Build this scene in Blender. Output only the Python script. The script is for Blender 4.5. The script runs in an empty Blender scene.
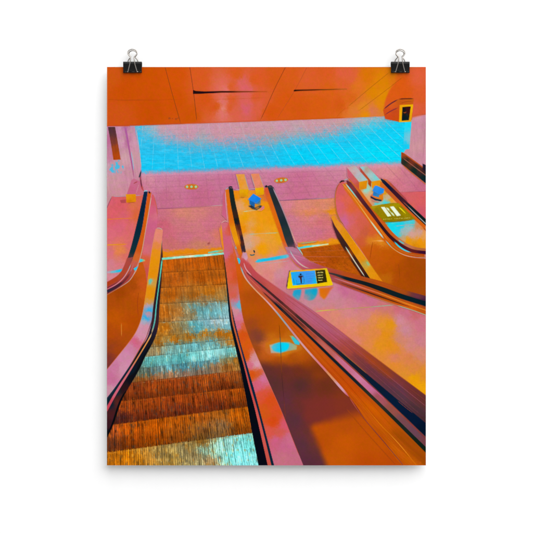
import bpy, bmesh, math
import numpy as np
from mathutils import Vector

# ------------------------------------------------------------------ units
# the print is laid out on a 533-unit square; one unit is 1.27 mm
S = 0.00127
CX = CY = 266.5
X0, X1, Y0, Y1 = 107.0, 425.8, 67.0, 465.3      # poster edges
GAP = 0.0122                                      # wall to paper
GAIN = 0.845
LAYER = 0.000002
scene = bpy.context.scene
col = scene.collection


def wx(x):
    return (x - CX) * S


def wz(y):
    return (CY - y) * S


# ------------------------------------------------------------------ colour and noise
def hx(h):
    h = h.lstrip('#')
    c = np.array([int(h[i:i + 2], 16) / 255.0 for i in (0, 2, 4)])
    if c[0] > .7 and c[2] > c[1] and c[1] < .6:      # the print's pinks lean to rose
        c = np.array([c[0], c[1] + (c[2] - c[1]) * .06, c[2] - (c[2] - c[1]) * .13])
    return c


def lin(c):
    c = np.clip(c, 0, 1)
    return np.where(c <= 0.04045, c / 12.92, ((c + 0.055) / 1.055) ** 2.4)


def _hash(ix, iy, seed):
    n = (ix.astype(np.int64) * 374761393 + iy.astype(np.int64) * 668265263 + seed * 974634521) & 0xFFFFFFFF
    n = ((n ^ (n >> 13)) * 1274126177) & 0xFFFFFFFF
    n = n ^ (n >> 16)
    n = (n * 2246822519) & 0xFFFFFFFF
    n = n ^ (n >> 15)
    return (n & 0xFFFF) / 65535.0


def vn(x, y, seed=0):
    ix = np.floor(x); iy = np.floor(y)
    fx = x - ix; fy = y - iy
    fx = fx * fx * (3 - 2 * fx); fy = fy * fy * (3 - 2 * fy)
    a = _hash(ix, iy, seed); b = _hash(ix + 1, iy, seed)
    c = _hash(ix, iy + 1, seed); d = _hash(ix + 1, iy + 1, seed)
    return (a * (1 - fx) + b * fx) * (1 - fy) + (c * (1 - fx) + d * fx) * fy


def fbm(x, y, seed=0, o=3):
    t = 0; a = 0.5; s = 0
    for k in range(o):
        t = t + a * vn(x * 2 ** k, y * 2 ** k, seed + k * 31); s += a; a *= 0.55
    return t / s


def ss(a, b, x):
    t = np.clip((x - a) / (b - a), 0, 1)
    return t * t * (3 - 2 * t)


def idw(samples, X, Y, p=3.0, eps=2.0, ax=1.0, ay=1.0):
    num = np.zeros((len(X), 3)); den = np.zeros(len(X))
    for (sx, sy, h) in samples:
        d2 = ((X - sx) * ax) ** 2 + ((Y - sy) * ay) ** 2 + eps
        w = d2 ** (-p / 2)
        num += w[:, None] * hx(h); den += w
    return num / den[:, None]


def mixc(c, h, m):
    k = hx(h) if isinstance(h, str) else h
    return c * (1 - m[:, None]) + k * m[:, None]


def field(samples, p=3.0, warp=1.5, ws=4.0, mot=0.035, ms=3.0, seed=1, ax=1, ay=1, streak=None, tint=0.02, eps=5.0, rot=None, along=.35):
    """a colour field through sample colours, with the ink's own mottle"""
    if isinstance(samples, str):
        samples = [(0, 0, samples)]

    def f(X, Y):
        if warp:
            dx = (fbm(X / ws, Y / ws, seed + 5) - .5) * 1.9 * warp + (vn(X / .9, Y / .9, seed + 15) - .5) * 2.6 * min(warp, 1)
            dy = (fbm(X / ws, Y / ws, seed + 9) - .5) * 1.9 * warp + (vn(X / .9, Y / .9, seed + 19) - .5) * 2.6 * min(warp, 1)
        else:
            dx = dy = 0
        if rot is None:
            c = idw(samples, X + dx, Y + dy, p, eps, ax, ay)
        else:
            ca, sa = math.cos(rot), math.sin(rot)
            sm = [((q[0] * ca + q[1] * sa) * along, -q[0] * sa + q[1] * ca, q[2]) for q in samples]
            c = idw(sm, ((X + dx) * ca + (Y + dy) * sa) * along, -(X + dx) * sa + (Y + dy) * ca, p, eps)
        l = 1 + (fbm(X / ms, Y / ms, seed + 77) - .5) * 1.1 * mot + (vn(X / .8, Y / .8, seed + 78) - .5) * .9 * mot
        c = c * l[:, None]
        if tint:
            t = (fbm(X / 2.2, Y / 2.2, seed + 177, 2) - .5) * 2 * tint
            c[:, 0] += t * .6; c[:, 1] -= t * .4; c[:, 2] += t
        if streak:
            amp, ang, lo, ac = streak
            ca, sa = math.cos(ang), math.sin(ang)
            u = (X * ca + Y * sa) / lo; v = (-X * sa + Y * ca) / ac
            c = c * (1 + (fbm(u, v, seed + 300) - .5) * 2 * amp)[:, None]
        return c
    return f


# ------------------------------------------------------------------ outlines
def cr(pts, n=6):
    """smooth open curve through points"""
    P = [np.array(p, float) for p in pts]
    if len(P) < 3:
        return [tuple(p) for p in P]
    P = [2 * P[0] - P[1]] + P + [2 * P[-1] - P[-2]]
    out = []
    for i in range(1, len(P) - 2):
        for k in range(n):
            t = k / n
            a, b, c, d = P[i - 1], P[i], P[i + 1], P[i + 2]
            out.append(tuple(.5 * ((2 * b) + (c - a) * t + (2 * a - 5 * b + 4 * c - d) * t * t + (-a + 3 * b - 3 * c + d) * t ** 3)))
    out.append(tuple(P[-2]))
    return out


def _half(poly, ax, v, keep_less):
    out = []
    n = len(poly)
    for i in range(n):
        p, q = poly[i], poly[(i + 1) % n]
        pi = (p[ax] <= v) if keep_less else (p[ax] >= v)
        qi = (q[ax] <= v) if keep_less else (q[ax] >= v)
        if pi:
            out.append(p)
        if pi != qi:
            t = (v - p[ax]) / (q[ax] - p[ax])
            r = [p[0] + (q[0] - p[0]) * t, p[1] + (q[1] - p[1]) * t]
            r[ax] = v
            out.append(tuple(r))
    return out


def clip_rect(poly, x0, x1, y0, y1):
    for ax, v, kl in ((0, x0, False), (0, x1, True), (1, y0, False), (1, y1, True)):
        poly = _half(poly, ax, v, kl)
        if len(poly) < 3:
            return []
    return poly


def mesh_poly(poly, step):
    poly = clip_rect([tuple(map(float, p)) for p in poly], X0, X1, Y0, Y1)
    if len(poly) < 3:
        return np.zeros((0, 2)), []
    A = np.array(poly)
    i0, j0 = np.floor(A.min(0) / step).astype(int)
    i1, j1 = np.floor(A.max(0) / step).astype(int)
    nx, ny = i1 - i0 + 1, j1 - j0 + 1
    edge = np.zeros((nx + 1, ny + 1), bool)
    for a, b in zip(A, np.roll(A, -1, 0)):
        m = max(2, int(np.hypot(*(b - a)) / (step * .15)) + 2)
        t = np.linspace(0, 1, m)[:, None]
        q = a + (b - a) * t
        for e in (-1e-4, 1e-4):
            ii = np.clip(np.floor((q[:, 0] + e) / step).astype(int) - i0, 0, nx - 1)
            jj = np.clip(np.floor((q[:, 1] + e) / step).astype(int) - j0, 0, ny - 1)
            edge[ii, jj] = True
    gx = (np.arange(nx) + i0 + .5) * step
    gy = (np.arange(ny) + j0 + .5) * step
    inside = np.zeros((nx, ny), bool)
    px, py = gx[:, None], gy[None, :]
    for a, b in zip(A, np.roll(A, -1, 0)):
        if a[1] == b[1]:
            continue
        c = (py > min(a[1], b[1])) & (py <= max(a[1], b[1]))
        xi = a[0] + (py - a[1]) * (b[0] - a[0]) / (b[1] - a[1])
        inside ^= c & (px < xi)
    edge = edge[:nx, :ny]
    full = inside & ~edge
    vid = -np.ones((nx + 1, ny + 1), int)
    need = np.zeros((nx + 1, ny + 1), bool)
    for di in (0, 1):
        for dj in (0, 1):
            need[di:di + nx, dj:dj + ny] |= full
    I, J = np.nonzero(need)
    vid[I, J] = np.arange(len(I))
    verts = [np.stack([(I + i0) * step, (J + j0) * step], 1)] if len(I) else []
    nv = len(I)
    F = []
    fi, fj = np.nonzero(full)
    if len(fi):
        q = np.stack([vid[fi, fj], vid[fi, fj + 1], vid[fi + 1, fj + 1], vid[fi + 1, fj]], 1)
        F = q.tolist()
    extra = []
    for i in range(nx):
        js = np.nonzero(edge[i])[0]
        if not len(js):
            continue
        strip = _half(_half(poly, 0, (i + i0) * step, False), 0, (i + i0 + 1) * step, True)
        if len(strip) < 3:
            continue
        for j in js:
            c = _half(strip, 1, (j + j0) * step, False)
            if len(c) < 3:
                continue
            c = _half(c, 1, (j + j0 + 1) * step, True)
            d = []
            for p in c:
                if not d or abs(p[0] - d[-1][0]) + abs(p[1] - d[-1][1]) > 1e-5:
                    d.append(p)
            if len(d) > 1 and abs(d[0][0] - d[-1][0]) + abs(d[0][1] - d[-1][1]) < 1e-5:
                d.pop()
            if len(d) < 3:
                continue
            ar = sum(d[k][0] * d[(k + 1) % len(d)][1] - d[(k + 1) % len(d)][0] * d[k][1] for k in range(len(d)))
            if abs(ar) < 1e-5:
                continue
            if ar > 0:
                d.reverse()      # keep one winding: seen from the front
            F.append(list(range(nv, nv + len(d))))
            extra += d
            nv += len(d)
    if extra:
        verts.append(np.array(extra))
    V = np.concatenate(verts) if verts else np.zeros((0, 2))
    return V, F


# ------------------------------------------------------------------ ink over ink
CANVAS = []


def area2(A):
    x, y = A[:, 0], A[:, 1]
    return float(np.sum(x * np.roll(y, -1) - np.roll(x, -1) * y))


def offset(A, d):
    """push an outline outwards by d"""
    keep = np.hypot(*(A - np.roll(A, 1, 0)).T) > 1e-6
    A = A[keep]
    sg = 1 if area2(A) > 0 else -1
    e = np.roll(A, -1, 0) - A
    e /= np.maximum(np.hypot(e[:, 0], e[:, 1]), 1e-9)[:, None]
    n = np.stack([e[:, 1], -e[:, 0]], 1) * sg
    m = n + np.roll(n, 1, 0)
    l2 = np.maximum((m ** 2).sum(1), .8)
    return A + m * (2 * d / l2)[:, None]


class Ink:
    def __init__(self, A, fn, soft, below):
        self.A, self.fn, self.soft, self.below = A, fn, soft, below
        self.lo, self.hi = A.min(0), A.max(0)

    def inside(self, X, Y):
        r = np.zeros(len(X), bool)
        for a, b in zip(self.A, np.roll(self.A, -1, 0)):
            if a[1] == b[1]:
                continue
            c = (Y > min(a[1], b[1])) & (Y <= max(a[1], b[1]))
            if c.any():
                r ^= c & (X < a[0] + (Y - a[1]) * (b[0] - a[0]) / (b[1] - a[1]))
        return r

    def depth(self, X, Y):
        d = np.full(len(X), 1e9)
        s = self.soft + .1
        for a, b in zip(self.A, np.roll(self.A, -1, 0)):
            near = (X > min(a[0], b[0]) - s) & (X < max(a[0], b[0]) + s) & (Y > min(a[1], b[1]) - s) & (Y < max(a[1], b[1]) + s)
            i = np.nonzero(near)[0]
            if not len(i):
                continue
            e = b - a; L = max(float(e @ e), 1e-12)
            px, py = X[i] - a[0], Y[i] - a[1]
            t = np.clip((px * e[0] + py * e[1]) / L, 0, 1)
            d[i] = np.minimum(d[i], np.hypot(px - t * e[0], py - t * e[1]))
        return d

    def colour(self, X, Y):
        c = self.fn(X, Y)
        if self.soft <= 0:
            return c
        m = ss(0, self.soft, self.depth(X, Y))
        i = np.nonzero(m < .999)[0]
        if len(i):
            u, ok = under(X[i], Y[i], self.below)
            mi = np.where(ok, m[i], 1)[:, None]
            c[i] = c[i] * mi + u * (1 - mi)
        return c


def under(X, Y, n):
    """the colour already printed at these points by the first n inks"""
    out = np.zeros((len(X), 3)); ok = np.zeros(len(X), bool)
    left = np.arange(len(X))
    for k in range(n - 1, -1, -1):
        if not len(left):
            break
        K = CANVAS[k]
        x, y = X[left], Y[left]
        bb = (x > K.lo[0]) & (x < K.hi[0]) & (y > K.lo[1]) & (y < K.hi[1])
        if not bb.any():
            continue
        j = np.nonzero(bb)[0]
        j = j[K.inside(x[j], y[j])]
        if len(j):
            q = left[j]
            out[q] = K.colour(X[q], Y[q]); ok[q] = True
            keep = np.ones(len(left), bool); keep[j] = False
            left = left[keep]
    return out, ok


# ------------------------------------------------------------------ printed parts
class Part:
    allp = []
    depth = 0

    def __init__(self, name, parent=None):
        self.name, self.parent, self.v, self.f, self.c, self.nv = name, parent, [], [], [], 0
        Part.allp.append(self)

    def poly(self, pts, fn, step=.6, soft=.6, grow=.28):
        """an inked shape whose edge melts over a fraction of a unit into what is printed below it"""
        if isinstance(fn, (str, list)):
            fn = field(fn)
        A = np.array(pts, float)
        if grow:
            A = offset(A, grow + (soft - .6) * .5)
        Part.depth += 1
        ink = Ink(A, fn, soft, len(CANVAS))
        V, F = mesh_poly([tuple(p) for p in A], min(step, .65))
        if not len(V):
            return self
        c = ink.colour(V[:, 0], V[:, 1])
        CANVAS.append(ink)
        y = np.full(len(V), -GAP - 0.0004 - Part.depth * LAYER)
        self.v.append(np.stack([wx(V[:, 0]), y, wz(V[:, 1])], 1))
        self.c.append(lin(c) * GAIN)
        self.f += [[k + self.nv for k in f] for f in F]
        self.nv += len(V)
        return self

    def line(self, pts, w, fn, smooth=True, step=.5, soft=.55):
        """a ribbon along a path; w is one width or one per point"""
        n = len(pts)
        ws = list(w) if isinstance(w, (list, tuple)) else [w] * n
        P = [(p[0], p[1], ws[i]) for i, p in enumerate(pts)]
        Q = np.array(cr(P, 6)) if (smooth and n > 2) else np.array(P)
        d = np.gradient(Q[:, :2], axis=0)
        d /= np.maximum(np.hypot(d[:, 0], d[:, 1]), 1e-9)[:, None]
        nn = np.stack([-d[:, 1], d[:, 0]], 1)
        h = Q[:, 2:3] / 2 + .2
        if smooth:
            t = np.concatenate([[0], np.cumsum(np.hypot(*np.diff(Q[:, :2], axis=0).T))])
            off = lambda q: q[0] > X1 - 1.5 or q[0] < X0 + 1.5 or q[1] > Y1 - 1.5 or q[1] < Y0 + 1.5
            ta = np.full(len(t), 99.) if off(Q[0]) else t
            tb = np.full(len(t), 99.) if off(Q[-1]) else t[-1] - t
            en = np.minimum(np.minimum(ta, tb) / min(4, max(t[-1] * .2, .1)), 1)[:, None]
            h = h * (.30 + .70 * en)
        a, b = Q[:, :2] + nn * h, Q[:, :2] - nn * h
        return self.poly([tuple(p) for p in a] + [tuple(p) for p in b[::-1]], fn, min(step, .5), soft, 0)


MAT = {}


def ink_material():
    m = bpy.data.materials.new('printed_ink'); m.use_nodes = True
    nt = m.node_tree; N = nt.nodes; L = nt.links
    b = N['Principled BSDF']
    a = N.new('ShaderNodeAttribute'); a.attribute_name = 'ink'
    tc = N.new('ShaderNodeTexCoord')
    n1 = N.new('ShaderNodeTexNoise'); n1.inputs['Scale'].default_value = 950; n1.inputs['Detail'].default_value = 3
    n2 = N.new('ShaderNodeTexNoise'); n2.inputs['Scale'].default_value = 1600; n2.inputs['Detail'].default_value = 4
    L.new(tc.outputs['Object'], n1.inputs['Vector']); L.new(tc.outputs['Object'], n2.inputs['Vector'])
    ad = N.new('ShaderNodeMath'); ad.operation = 'ADD'
    L.new(n1.outputs['Fac'], ad.inputs[0]); L.new(n2.outputs['Fac'], ad.inputs[1])
    mr = N.new('ShaderNodeMapRange')
    mr.inputs['From Min'].default_value = .6; mr.inputs['From Max'].default_value = 1.4
    mr.inputs['To Min'].default_value = .94; mr.inputs['To Max'].default_value = 1.06
    L.new(ad.outputs[0], mr.inputs['Value'])
    vm = N.new('ShaderNodeVectorMath'); vm.operation = 'SCALE'
    L.new(a.outputs['Color'], vm.inputs[0]); L.new(mr.outputs['Result'], vm.inputs['Scale'])
    L.new(vm.outputs['Vector'], b.inputs['Base Color'])
    b.inputs['Roughness'].default_value = .75
    b.inputs['Specular IOR Level'].default_value = .01
    return m


def plain(name, c, rough=.5, metal=0., spec=.5, noise=0., scale=400):
    m = bpy.data.materials.new(name); m.use_nodes = True
    nt = m.node_tree; N = nt.nodes; L = nt.links
    b = N['Principled BSDF']
    b.inputs['Roughness'].default_value = rough; b.inputs['Metallic'].default_value = metal
    b.inputs['Specular IOR Level'].default_value = spec
    b.inputs['Base Color'].default_value = (*c, 1)
    if noise:
        tc = N.new('ShaderNodeTexCoord'); n = N.new('ShaderNodeTexNoise')
        n.inputs['Scale'].default_value = scale; n.inputs['Detail'].default_value = 4
        L.new(tc.outputs['Object'], n.inputs['Vector'])
        r = N.new('ShaderNodeValToRGB')
        r.color_ramp.elements[0].position = .3; r.color_ramp.elements[1].position = .7
        r.color_ramp.elements[0].color = (*[x * (1 - noise) for x in c], 1)
        r.color_ramp.elements[1].color = (*[min(1, x * (1 + noise)) for x in c], 1)
        L.new(n.outputs['Fac'], r.inputs['Fac']); L.new(r.outputs['Color'], b.inputs['Base Color'])
    return m


def link_mesh(name, bm, mat, parent=None, smooth=False):
    me = bpy.data.meshes.new(name); bm.to_mesh(me); bm.free()
    if smooth:
        for p in me.polygons:
            p.use_smooth = True
    o = bpy.data.objects.new(name, me); col.objects.link(o); me.materials.append(mat)
    if parent:
        o.parent = parent
    return o


# ================================================================== the picture on the poster

# ---- floor --------------------------------------------------------
floor = Part('printed_tiled_floor')


def yu(x):
    return np.interp(x, [137, 150, 165, 187, 215, 240, 260, 280, 310, 330, 347, 370, 390, 400, 427],
                     [130, 136, 141, 146, 147, 146, 145, 143.5, 139, 136, 132.5, 127, 120, 116, 110])


def yb(x):
    return np.interp(x, [137, 187, 267, 347, 402, 427], [171.5, 170.2, 166.8, 163.5, 161.5, 160])


def yl(x):   # line where the tiles end
    return np.interp(x, [150, 157, 187, 225, 282, 333, 392, 427], [209, 208.5, 207.5, 205, 200.5, 198, 192.5, 191])


PINKS = [(150, 128, '#a9b6c6'), (165, 128, '#cf9fae'), (190, 130, '#d096ad'), (220, 128, '#d397ab'), (250, 130, '#cf98a8'),
         (280, 126, '#cf9aac'), (275, 135, '#c79c9f'), (310, 127, '#d09aa6'), (340, 124, '#cf9ca4'), (365, 122, '#b4b2b8'),
         (200, 142, '#b5a5b0'), (300, 136, '#b8a8b0'),
         (160, 180, '#d07fa4'), (190, 178, '#cf76a0'), (230, 176, '#cb6f9c'), (275, 172, '#cf79a0'), (300, 175, '#cc6e98'),
         (330, 170, '#cf80a0'), (360, 168, '#d98c98'), (390, 172, '#dc8c90'), (410, 178, '#cf7890'), (420, 186, '#c9688c'),
         (395, 186, '#d4748c'), (165, 200, '#c86c90'), (200, 198, '#c96890'), (300, 192, '#cb6c94'), (325, 190, '#cd7496'),
         (145, 190, '#d07c9c'), (150, 178, '#d68ba2')]
LANDING = [(160, 214, '#cf6f88'), (165, 224, '#d0607c'), (182, 213, '#da8674'), (200, 213, '#d48078'), (215, 214, '#cf7484'),
           (175, 222, '#d07880'), (195, 225, '#d27a80'), (210, 224, '#d0708a'), (165, 235, '#d2687e'), (185, 237, '#cf7088'),
           (205, 237, '#d07282'), (170, 243, '#d07070'), (200, 244, '#d08068'), (220, 235, '#d87868'),
           (285, 205, '#d88090'), (305, 207, '#da8678'), (325, 207, '#dc8870'), (331, 212, '#ec9410'), (292, 220, '#cf7890'),
           (312, 218, '#d67e86'), (322, 222, '#d6707c'), (300, 232, '#d07a90'), (318, 232, '#d0708c'), (330, 236, '#d8707a'),
           (310, 213, '#e48a58'), (326, 215, '#d87c78')]
f_p = field(PINKS, warp=2.0, mot=.05, seed=3, tint=.03)
f_l = field(LANDING, warp=1.6, mot=.06, seed=7, ay=1.8, tint=.03)


def cyan_mask(X, Y):
    n = fbm(X / 1.5, Y / .9, 41) - .5
    n2 = fbm(X / 6, Y / 4, 43) - .5
    g = vn(X / .62, Y / .62, 44) - .5
    m = ss(-13, 10, Y - yu(X) + n * 8 + n2 * 7 + g * 9) * ss(-4.0, 2.6, yb(X) - Y + n * 2.5 + n2 * 2 + g * 2)
    m = np.maximum(m, .75 * ss(160, 140, X) * ss(.45, .75, fbm(X / 1.6, Y / 1.0, 47) + .1) * (Y < 150))
    sp = ss(2, 0, np.hypot((X - 146) / 5, (Y - 172.5) / 3) * 2) * ss(.45, .6, fbm(X / 2, Y / 2, 53))
    return np.clip(np.maximum(m, sp), 0, 1)


def floor_fn(X, Y):
    c = f_p(X, Y)
    L = f_l(X, Y)
    g = (fbm(X / 30, Y / .9, 61) - .5)
    L = L * (1 + g * .10)[:, None]
    c = c * (1 - ss(-.4, .4, Y - yl(X)))[:, None] + L * ss(-.4, .4, Y - yl(X))[:, None]
    m = cyan_mask(X, Y)
    cy = idw([(150, 150, '#28c4f2'), (150, 166, '#14ccfa'), (200, 152, '#22c2f2'), (200, 164, '#18c8f6'), (260, 150, '#2cc0ee'),
              (255, 162, '#1cc4f2'), (300, 155, '#00d4fc'), (330, 150, '#00d8ff'), (380, 135, '#10d2fa'), (380, 152, '#00e0ff'), (350, 160, '#10d6fa'),
              (300, 145, '#1cc8f6'), (340, 138, '#18ccf8')], X, Y)
    cy = mixc(cy, '#6cccec', .3 * ss(.5, .75, fbm(X / 9, Y / 2.2, 92)) * ss(330, 180, X))
    cy = cy * (1 + (fbm(X / 4, Y / 1.5, 91) - .5) * .14)[:, None]
    c = mixc(c, '#d69cba', np.exp(-((Y - yb(X) - 3) / 3.2) ** 2) * .55)
    c = c * (1 - m[:, None]) + cy * m[:, None]
    return c * (1 + (vn(X / .7, Y / .7, 99) - .5) * .07)[:, None]


floor.poly([(130, 112), (427, 105), (427, 262), (225, 262), (130, 262)], floor_fn, .5)


def tile_col(light, dark, k=.6):
    def f(X, Y):
        m = cyan_mask(X, Y)
        b = floor_fn(X, Y)
        t = hx(dark) * (1 - m[:, None]) + hx(light) * m[:, None]
        kk = (k * (.4 + 1.1 * vn(X / 2.5, Y / 2.5, 12)))[:, None]
        return b * (1 - kk) + t * kk
    return f


for xi in [141, 153.5, 165, 177.5, 189.5, 201, 213, 224.5, 236.5, 249, 261, 272, 284, 295.5, 307, 318.5, 330, 341, 353, 365, 377, 389, 401, 413]:
    s = max(0, (xi - 168)) * .0048
    top, bot = 119, float(yb(xi))
    P = [(xi + s * (y - 147) * (1 + .0035 * (y - 147)), y) for y in np.linspace(top, bot + 1, 8)]
    if xi < 180:
        P = [(x - (147 - y) * (-.09) * (180 - xi) / 40, y) for x, y in P]
    floor.line(P, .7, tile_col('#9fdcf2', '#c4bcc4', .5), step=.7)
for (xa, ya, xb, y2) in [(155, 175, 157.5, 208), (166, 172, 166.5, 208), (179, 172, 180.5, 207), (191, 172, 194.5, 207), (205, 171, 209.5, 206),
                         (218, 171, 222, 205), (231, 170, 236, 190), (295, 170, 312, 199), (311, 170, 327, 197), (324, 166, 340, 186), (279, 172, 297, 200), (268, 176, 276, 188),
                         (245, 170, 250, 176), (258, 168, 264, 176), (398, 165, 418, 190), (384, 163, 404, 184)]:
    floor.line([(xa, ya), ((xa + xb) / 2, (ya + y2) / 2), (xb, y2)], .6, tile_col('#b0d0e0', '#a8587e', .42), step=.7)
for y0, sl in [(130, -.035), (136, -.035), (142, -.037), (148.6, -.038), (154, -.038), (160.2, -.038), (166, -.038)]:
    floor.line([(x, y0 + sl * (x - 150)) for x in np.linspace(138, 410, 24)], .6, tile_col('#6cdcfa', '#bcb4be', .3), step=.7)
for y0, sl in [(176, -.03), (181.5, -.035), (187, -.04), (193, -.047), (200, -.055)]:
    floor.line([(x, y0 + sl * (x - 157)) for x in np.linspace(146, 350, 24)], .55, tile_col('#b0d0e0', '#b0628a', .26), step=.7)
floor.line([(150, 208.9), (187, 207.5), (225, 205), (282, 200.5), (333, 198)], .9, field([(155, 208, '#9c5078'), (200, 207, '#b66a78'), (222, 205, '#c0a0a0'), (300, 200, '#8a5a78'), (330, 198, '#9a88a0')]), step=.7)
floor.line([(372, 193), (400, 192.5), (426, 191.3)], .8, '#a8506a')
# orange band in front of the combs
for (P, h) in (([(161, 249), (190, 248), (221, 244), (223, 254), (162, 259)], '#e88a10'), ([(297, 242), (315, 239), (338, 236), (341, 246), (299, 249)], '#ec9410')):
    def of(X, Y, h=h):
        b = floor_fn(X, Y)
        top = np.where(X < 250, 249 - (X - 162) * .06, 241.5 - (X - 298) * .12)
        m = ss(-1.5, 2.2, Y - top - 1.5 + (fbm(X / 3, Y / 1.2, 5) - .5) * 6)
        return mixc(b, hx(h), m) * (1 + (fbm(X / 2, Y / 1, 6) - .5) * .12)[:, None]
    floor.poly(P, of, .7)
# dotted inlays
for (mx, my, tilt) in ((191.5, 186.8, 0), (281.2, 180.3, -.6)):
    mk = Part('floor_inlay', floor)
    mk.poly([(mx + 7.1 * math.cos(a), my + 2.9 * math.sin(a) + tilt * math.cos(a)) for a in np.linspace(0, 2 * math.pi, 28)[:-1]],
            field([(mx - 4, my, '#d8741c'), (mx + 4, my, '#cf7e20'), (mx, my + 2, '#c8641c')]), .7)
    for k in (-4.4, 0, 4.4):
        mk.poly([(mx + k + 1.3 * math.cos(a), my + tilt * k / 6 + 1.25 * math.sin(a)) for a in np.linspace(0, 2 * math.pi, 14)[:-1]], '#9fd8a8', .7)

# ---- right-hand wall and rail --------------------------------------
wall = Part('printed_side_wall')
wall.poly([(411, 110), (427, 110), (427, 174), (402.5, 154), (407.5, 147), (410, 125)],
          field([(418, 118, '#cf90a6'), (415, 135, '#cb8ea0'), (424, 125, '#c886a0'), (418, 148, '#d0949e'), (423, 158, '#cc88a0')], seed=8, streak=(.05, 1.5, 8, 1.5)))
wall.line([(422.8, 160), (424, 145), (426, 120)], .7, '#b87890')
wall.poly([(405, 116), (412, 116), (409.5, 149), (403, 150)], field([(408, 122, '#14dcfb'), (406, 146, '#10d0f8'), (410, 140, '#7cc8dc')], seed=9))
rl = Part('printed_stair_rail')
rl.poly([(401, 152), (403, 152.5), (427, 170), (427, 184.5), (414, 174), (401, 163.5)],
        field([(403, 155, '#a8461c'), (412, 162, '#7a3020'), (420, 168, '#5a2a24'), (405, 161, '#1c2a24'), (415, 170, '#0c2822'), (424, 178, '#0a2428'), (424, 171, '#3a2020')], seed=4, warp=.6))
rl.line([(402, 157.5), (412, 165), (426, 175.5)], 1.0, '#9a5a48')
rl.line([(401.5, 152), (412, 159.5), (426, 169.8)], 1.3, '#b8501c')
rl.line([(401.5, 164), (413, 174), (426, 184.6)], 1.1, '#c8642a')
rl.poly([(422.5, 163.5), (427, 165.5), (427, 173), (422.5, 169.5)], '#24182c')
dk = Part('printed_far_deck')
dk.poly([(389, 192.8), (427, 191.4), (427, 228), (392, 196)],
        field([(396, 195, '#d8607a'), (410, 198, '#d86066'), (422, 200, '#dc5f62'), (420, 212, '#d4586c'), (410, 208, '#dc6458')], seed=13, mot=.05))

# ---- ceiling --------------------------------------------------------
ceil_ = Part('printed_ceiling')
CE = [(112, 75, '#d25712'), (125, 90, '#cf5004'), (150, 80, '#d05204'), (150, 110, '#cd4f04'), (120, 115, '#d25414'), (175, 75, '#d65408'), (175, 100, '#d25204'),
      (190, 115, '#d05406'), (200, 78, '#dc5a20'), (215, 108, '#d95618'), (205, 100, '#d95516'), (226, 84, '#e06850'), (222.5, 108, '#e48478'), (223, 102, '#e07468'), (222.5, 114, '#e07468'), (229, 108, '#da5c28'), (217, 106, '#d95618'), (226, 88, '#e4746c'), (231, 86, '#dd5c28'), (243, 84, '#de6460'), (246, 88, '#de6466'), (246, 108, '#d9606c'),
      (246, 100, '#dc6258'), (236, 74, '#dd5c1e'), (258, 108, '#dd6040'), (256, 80, '#de5a20'), (256, 97, '#dd5c2c'), (235, 112, '#dd6248'), (231, 100, '#dd5c28'), (275, 80, '#d95a16'), (270, 112, '#d8560e'),
      (290, 75, '#dc5c1a'), (285, 100, '#da5810'), (310, 78, '#dd5c22'), (309, 78, '#df6030'), (325, 72, '#dc5c20'), (345, 74, '#e0603c'), (344, 84, '#e0602c'), (300, 108, '#d75810'), (320, 105, '#da5c10'),
      (340, 105, '#d85a14'), (330, 92, '#dc6016'), (350, 78, '#e0623a'), (352, 98, '#dc6418'), (354, 112, '#e07a30'), (358, 100, '#e07428'), (357, 85, '#e27220'), (362, 106, '#e48620'), (367, 76, '#dd7408'), (372, 92, '#e08404'), (366, 115, '#e88c08'),
      (376, 110, '#dd7a40'), (372, 112, '#dc7850'), (382, 80, '#e08206'), (384, 98, '#e28a04'), (380, 106, '#e28808'), (392, 74, '#dc7a0c'), (400, 76, '#e06018'), (415, 74, '#e05e38'), (424, 80, '#e2603c')]
ceil_.poly([(107, 67), (426, 67), (426, 114.3), (383, 116.4), (347, 118.2), (267, 121.2), (187, 124), (107, 126.8)],
           field(CE, p=3.6, warp=2.2, ws=7, mot=.03, seed=21, tint=.03), 1.0)
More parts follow.
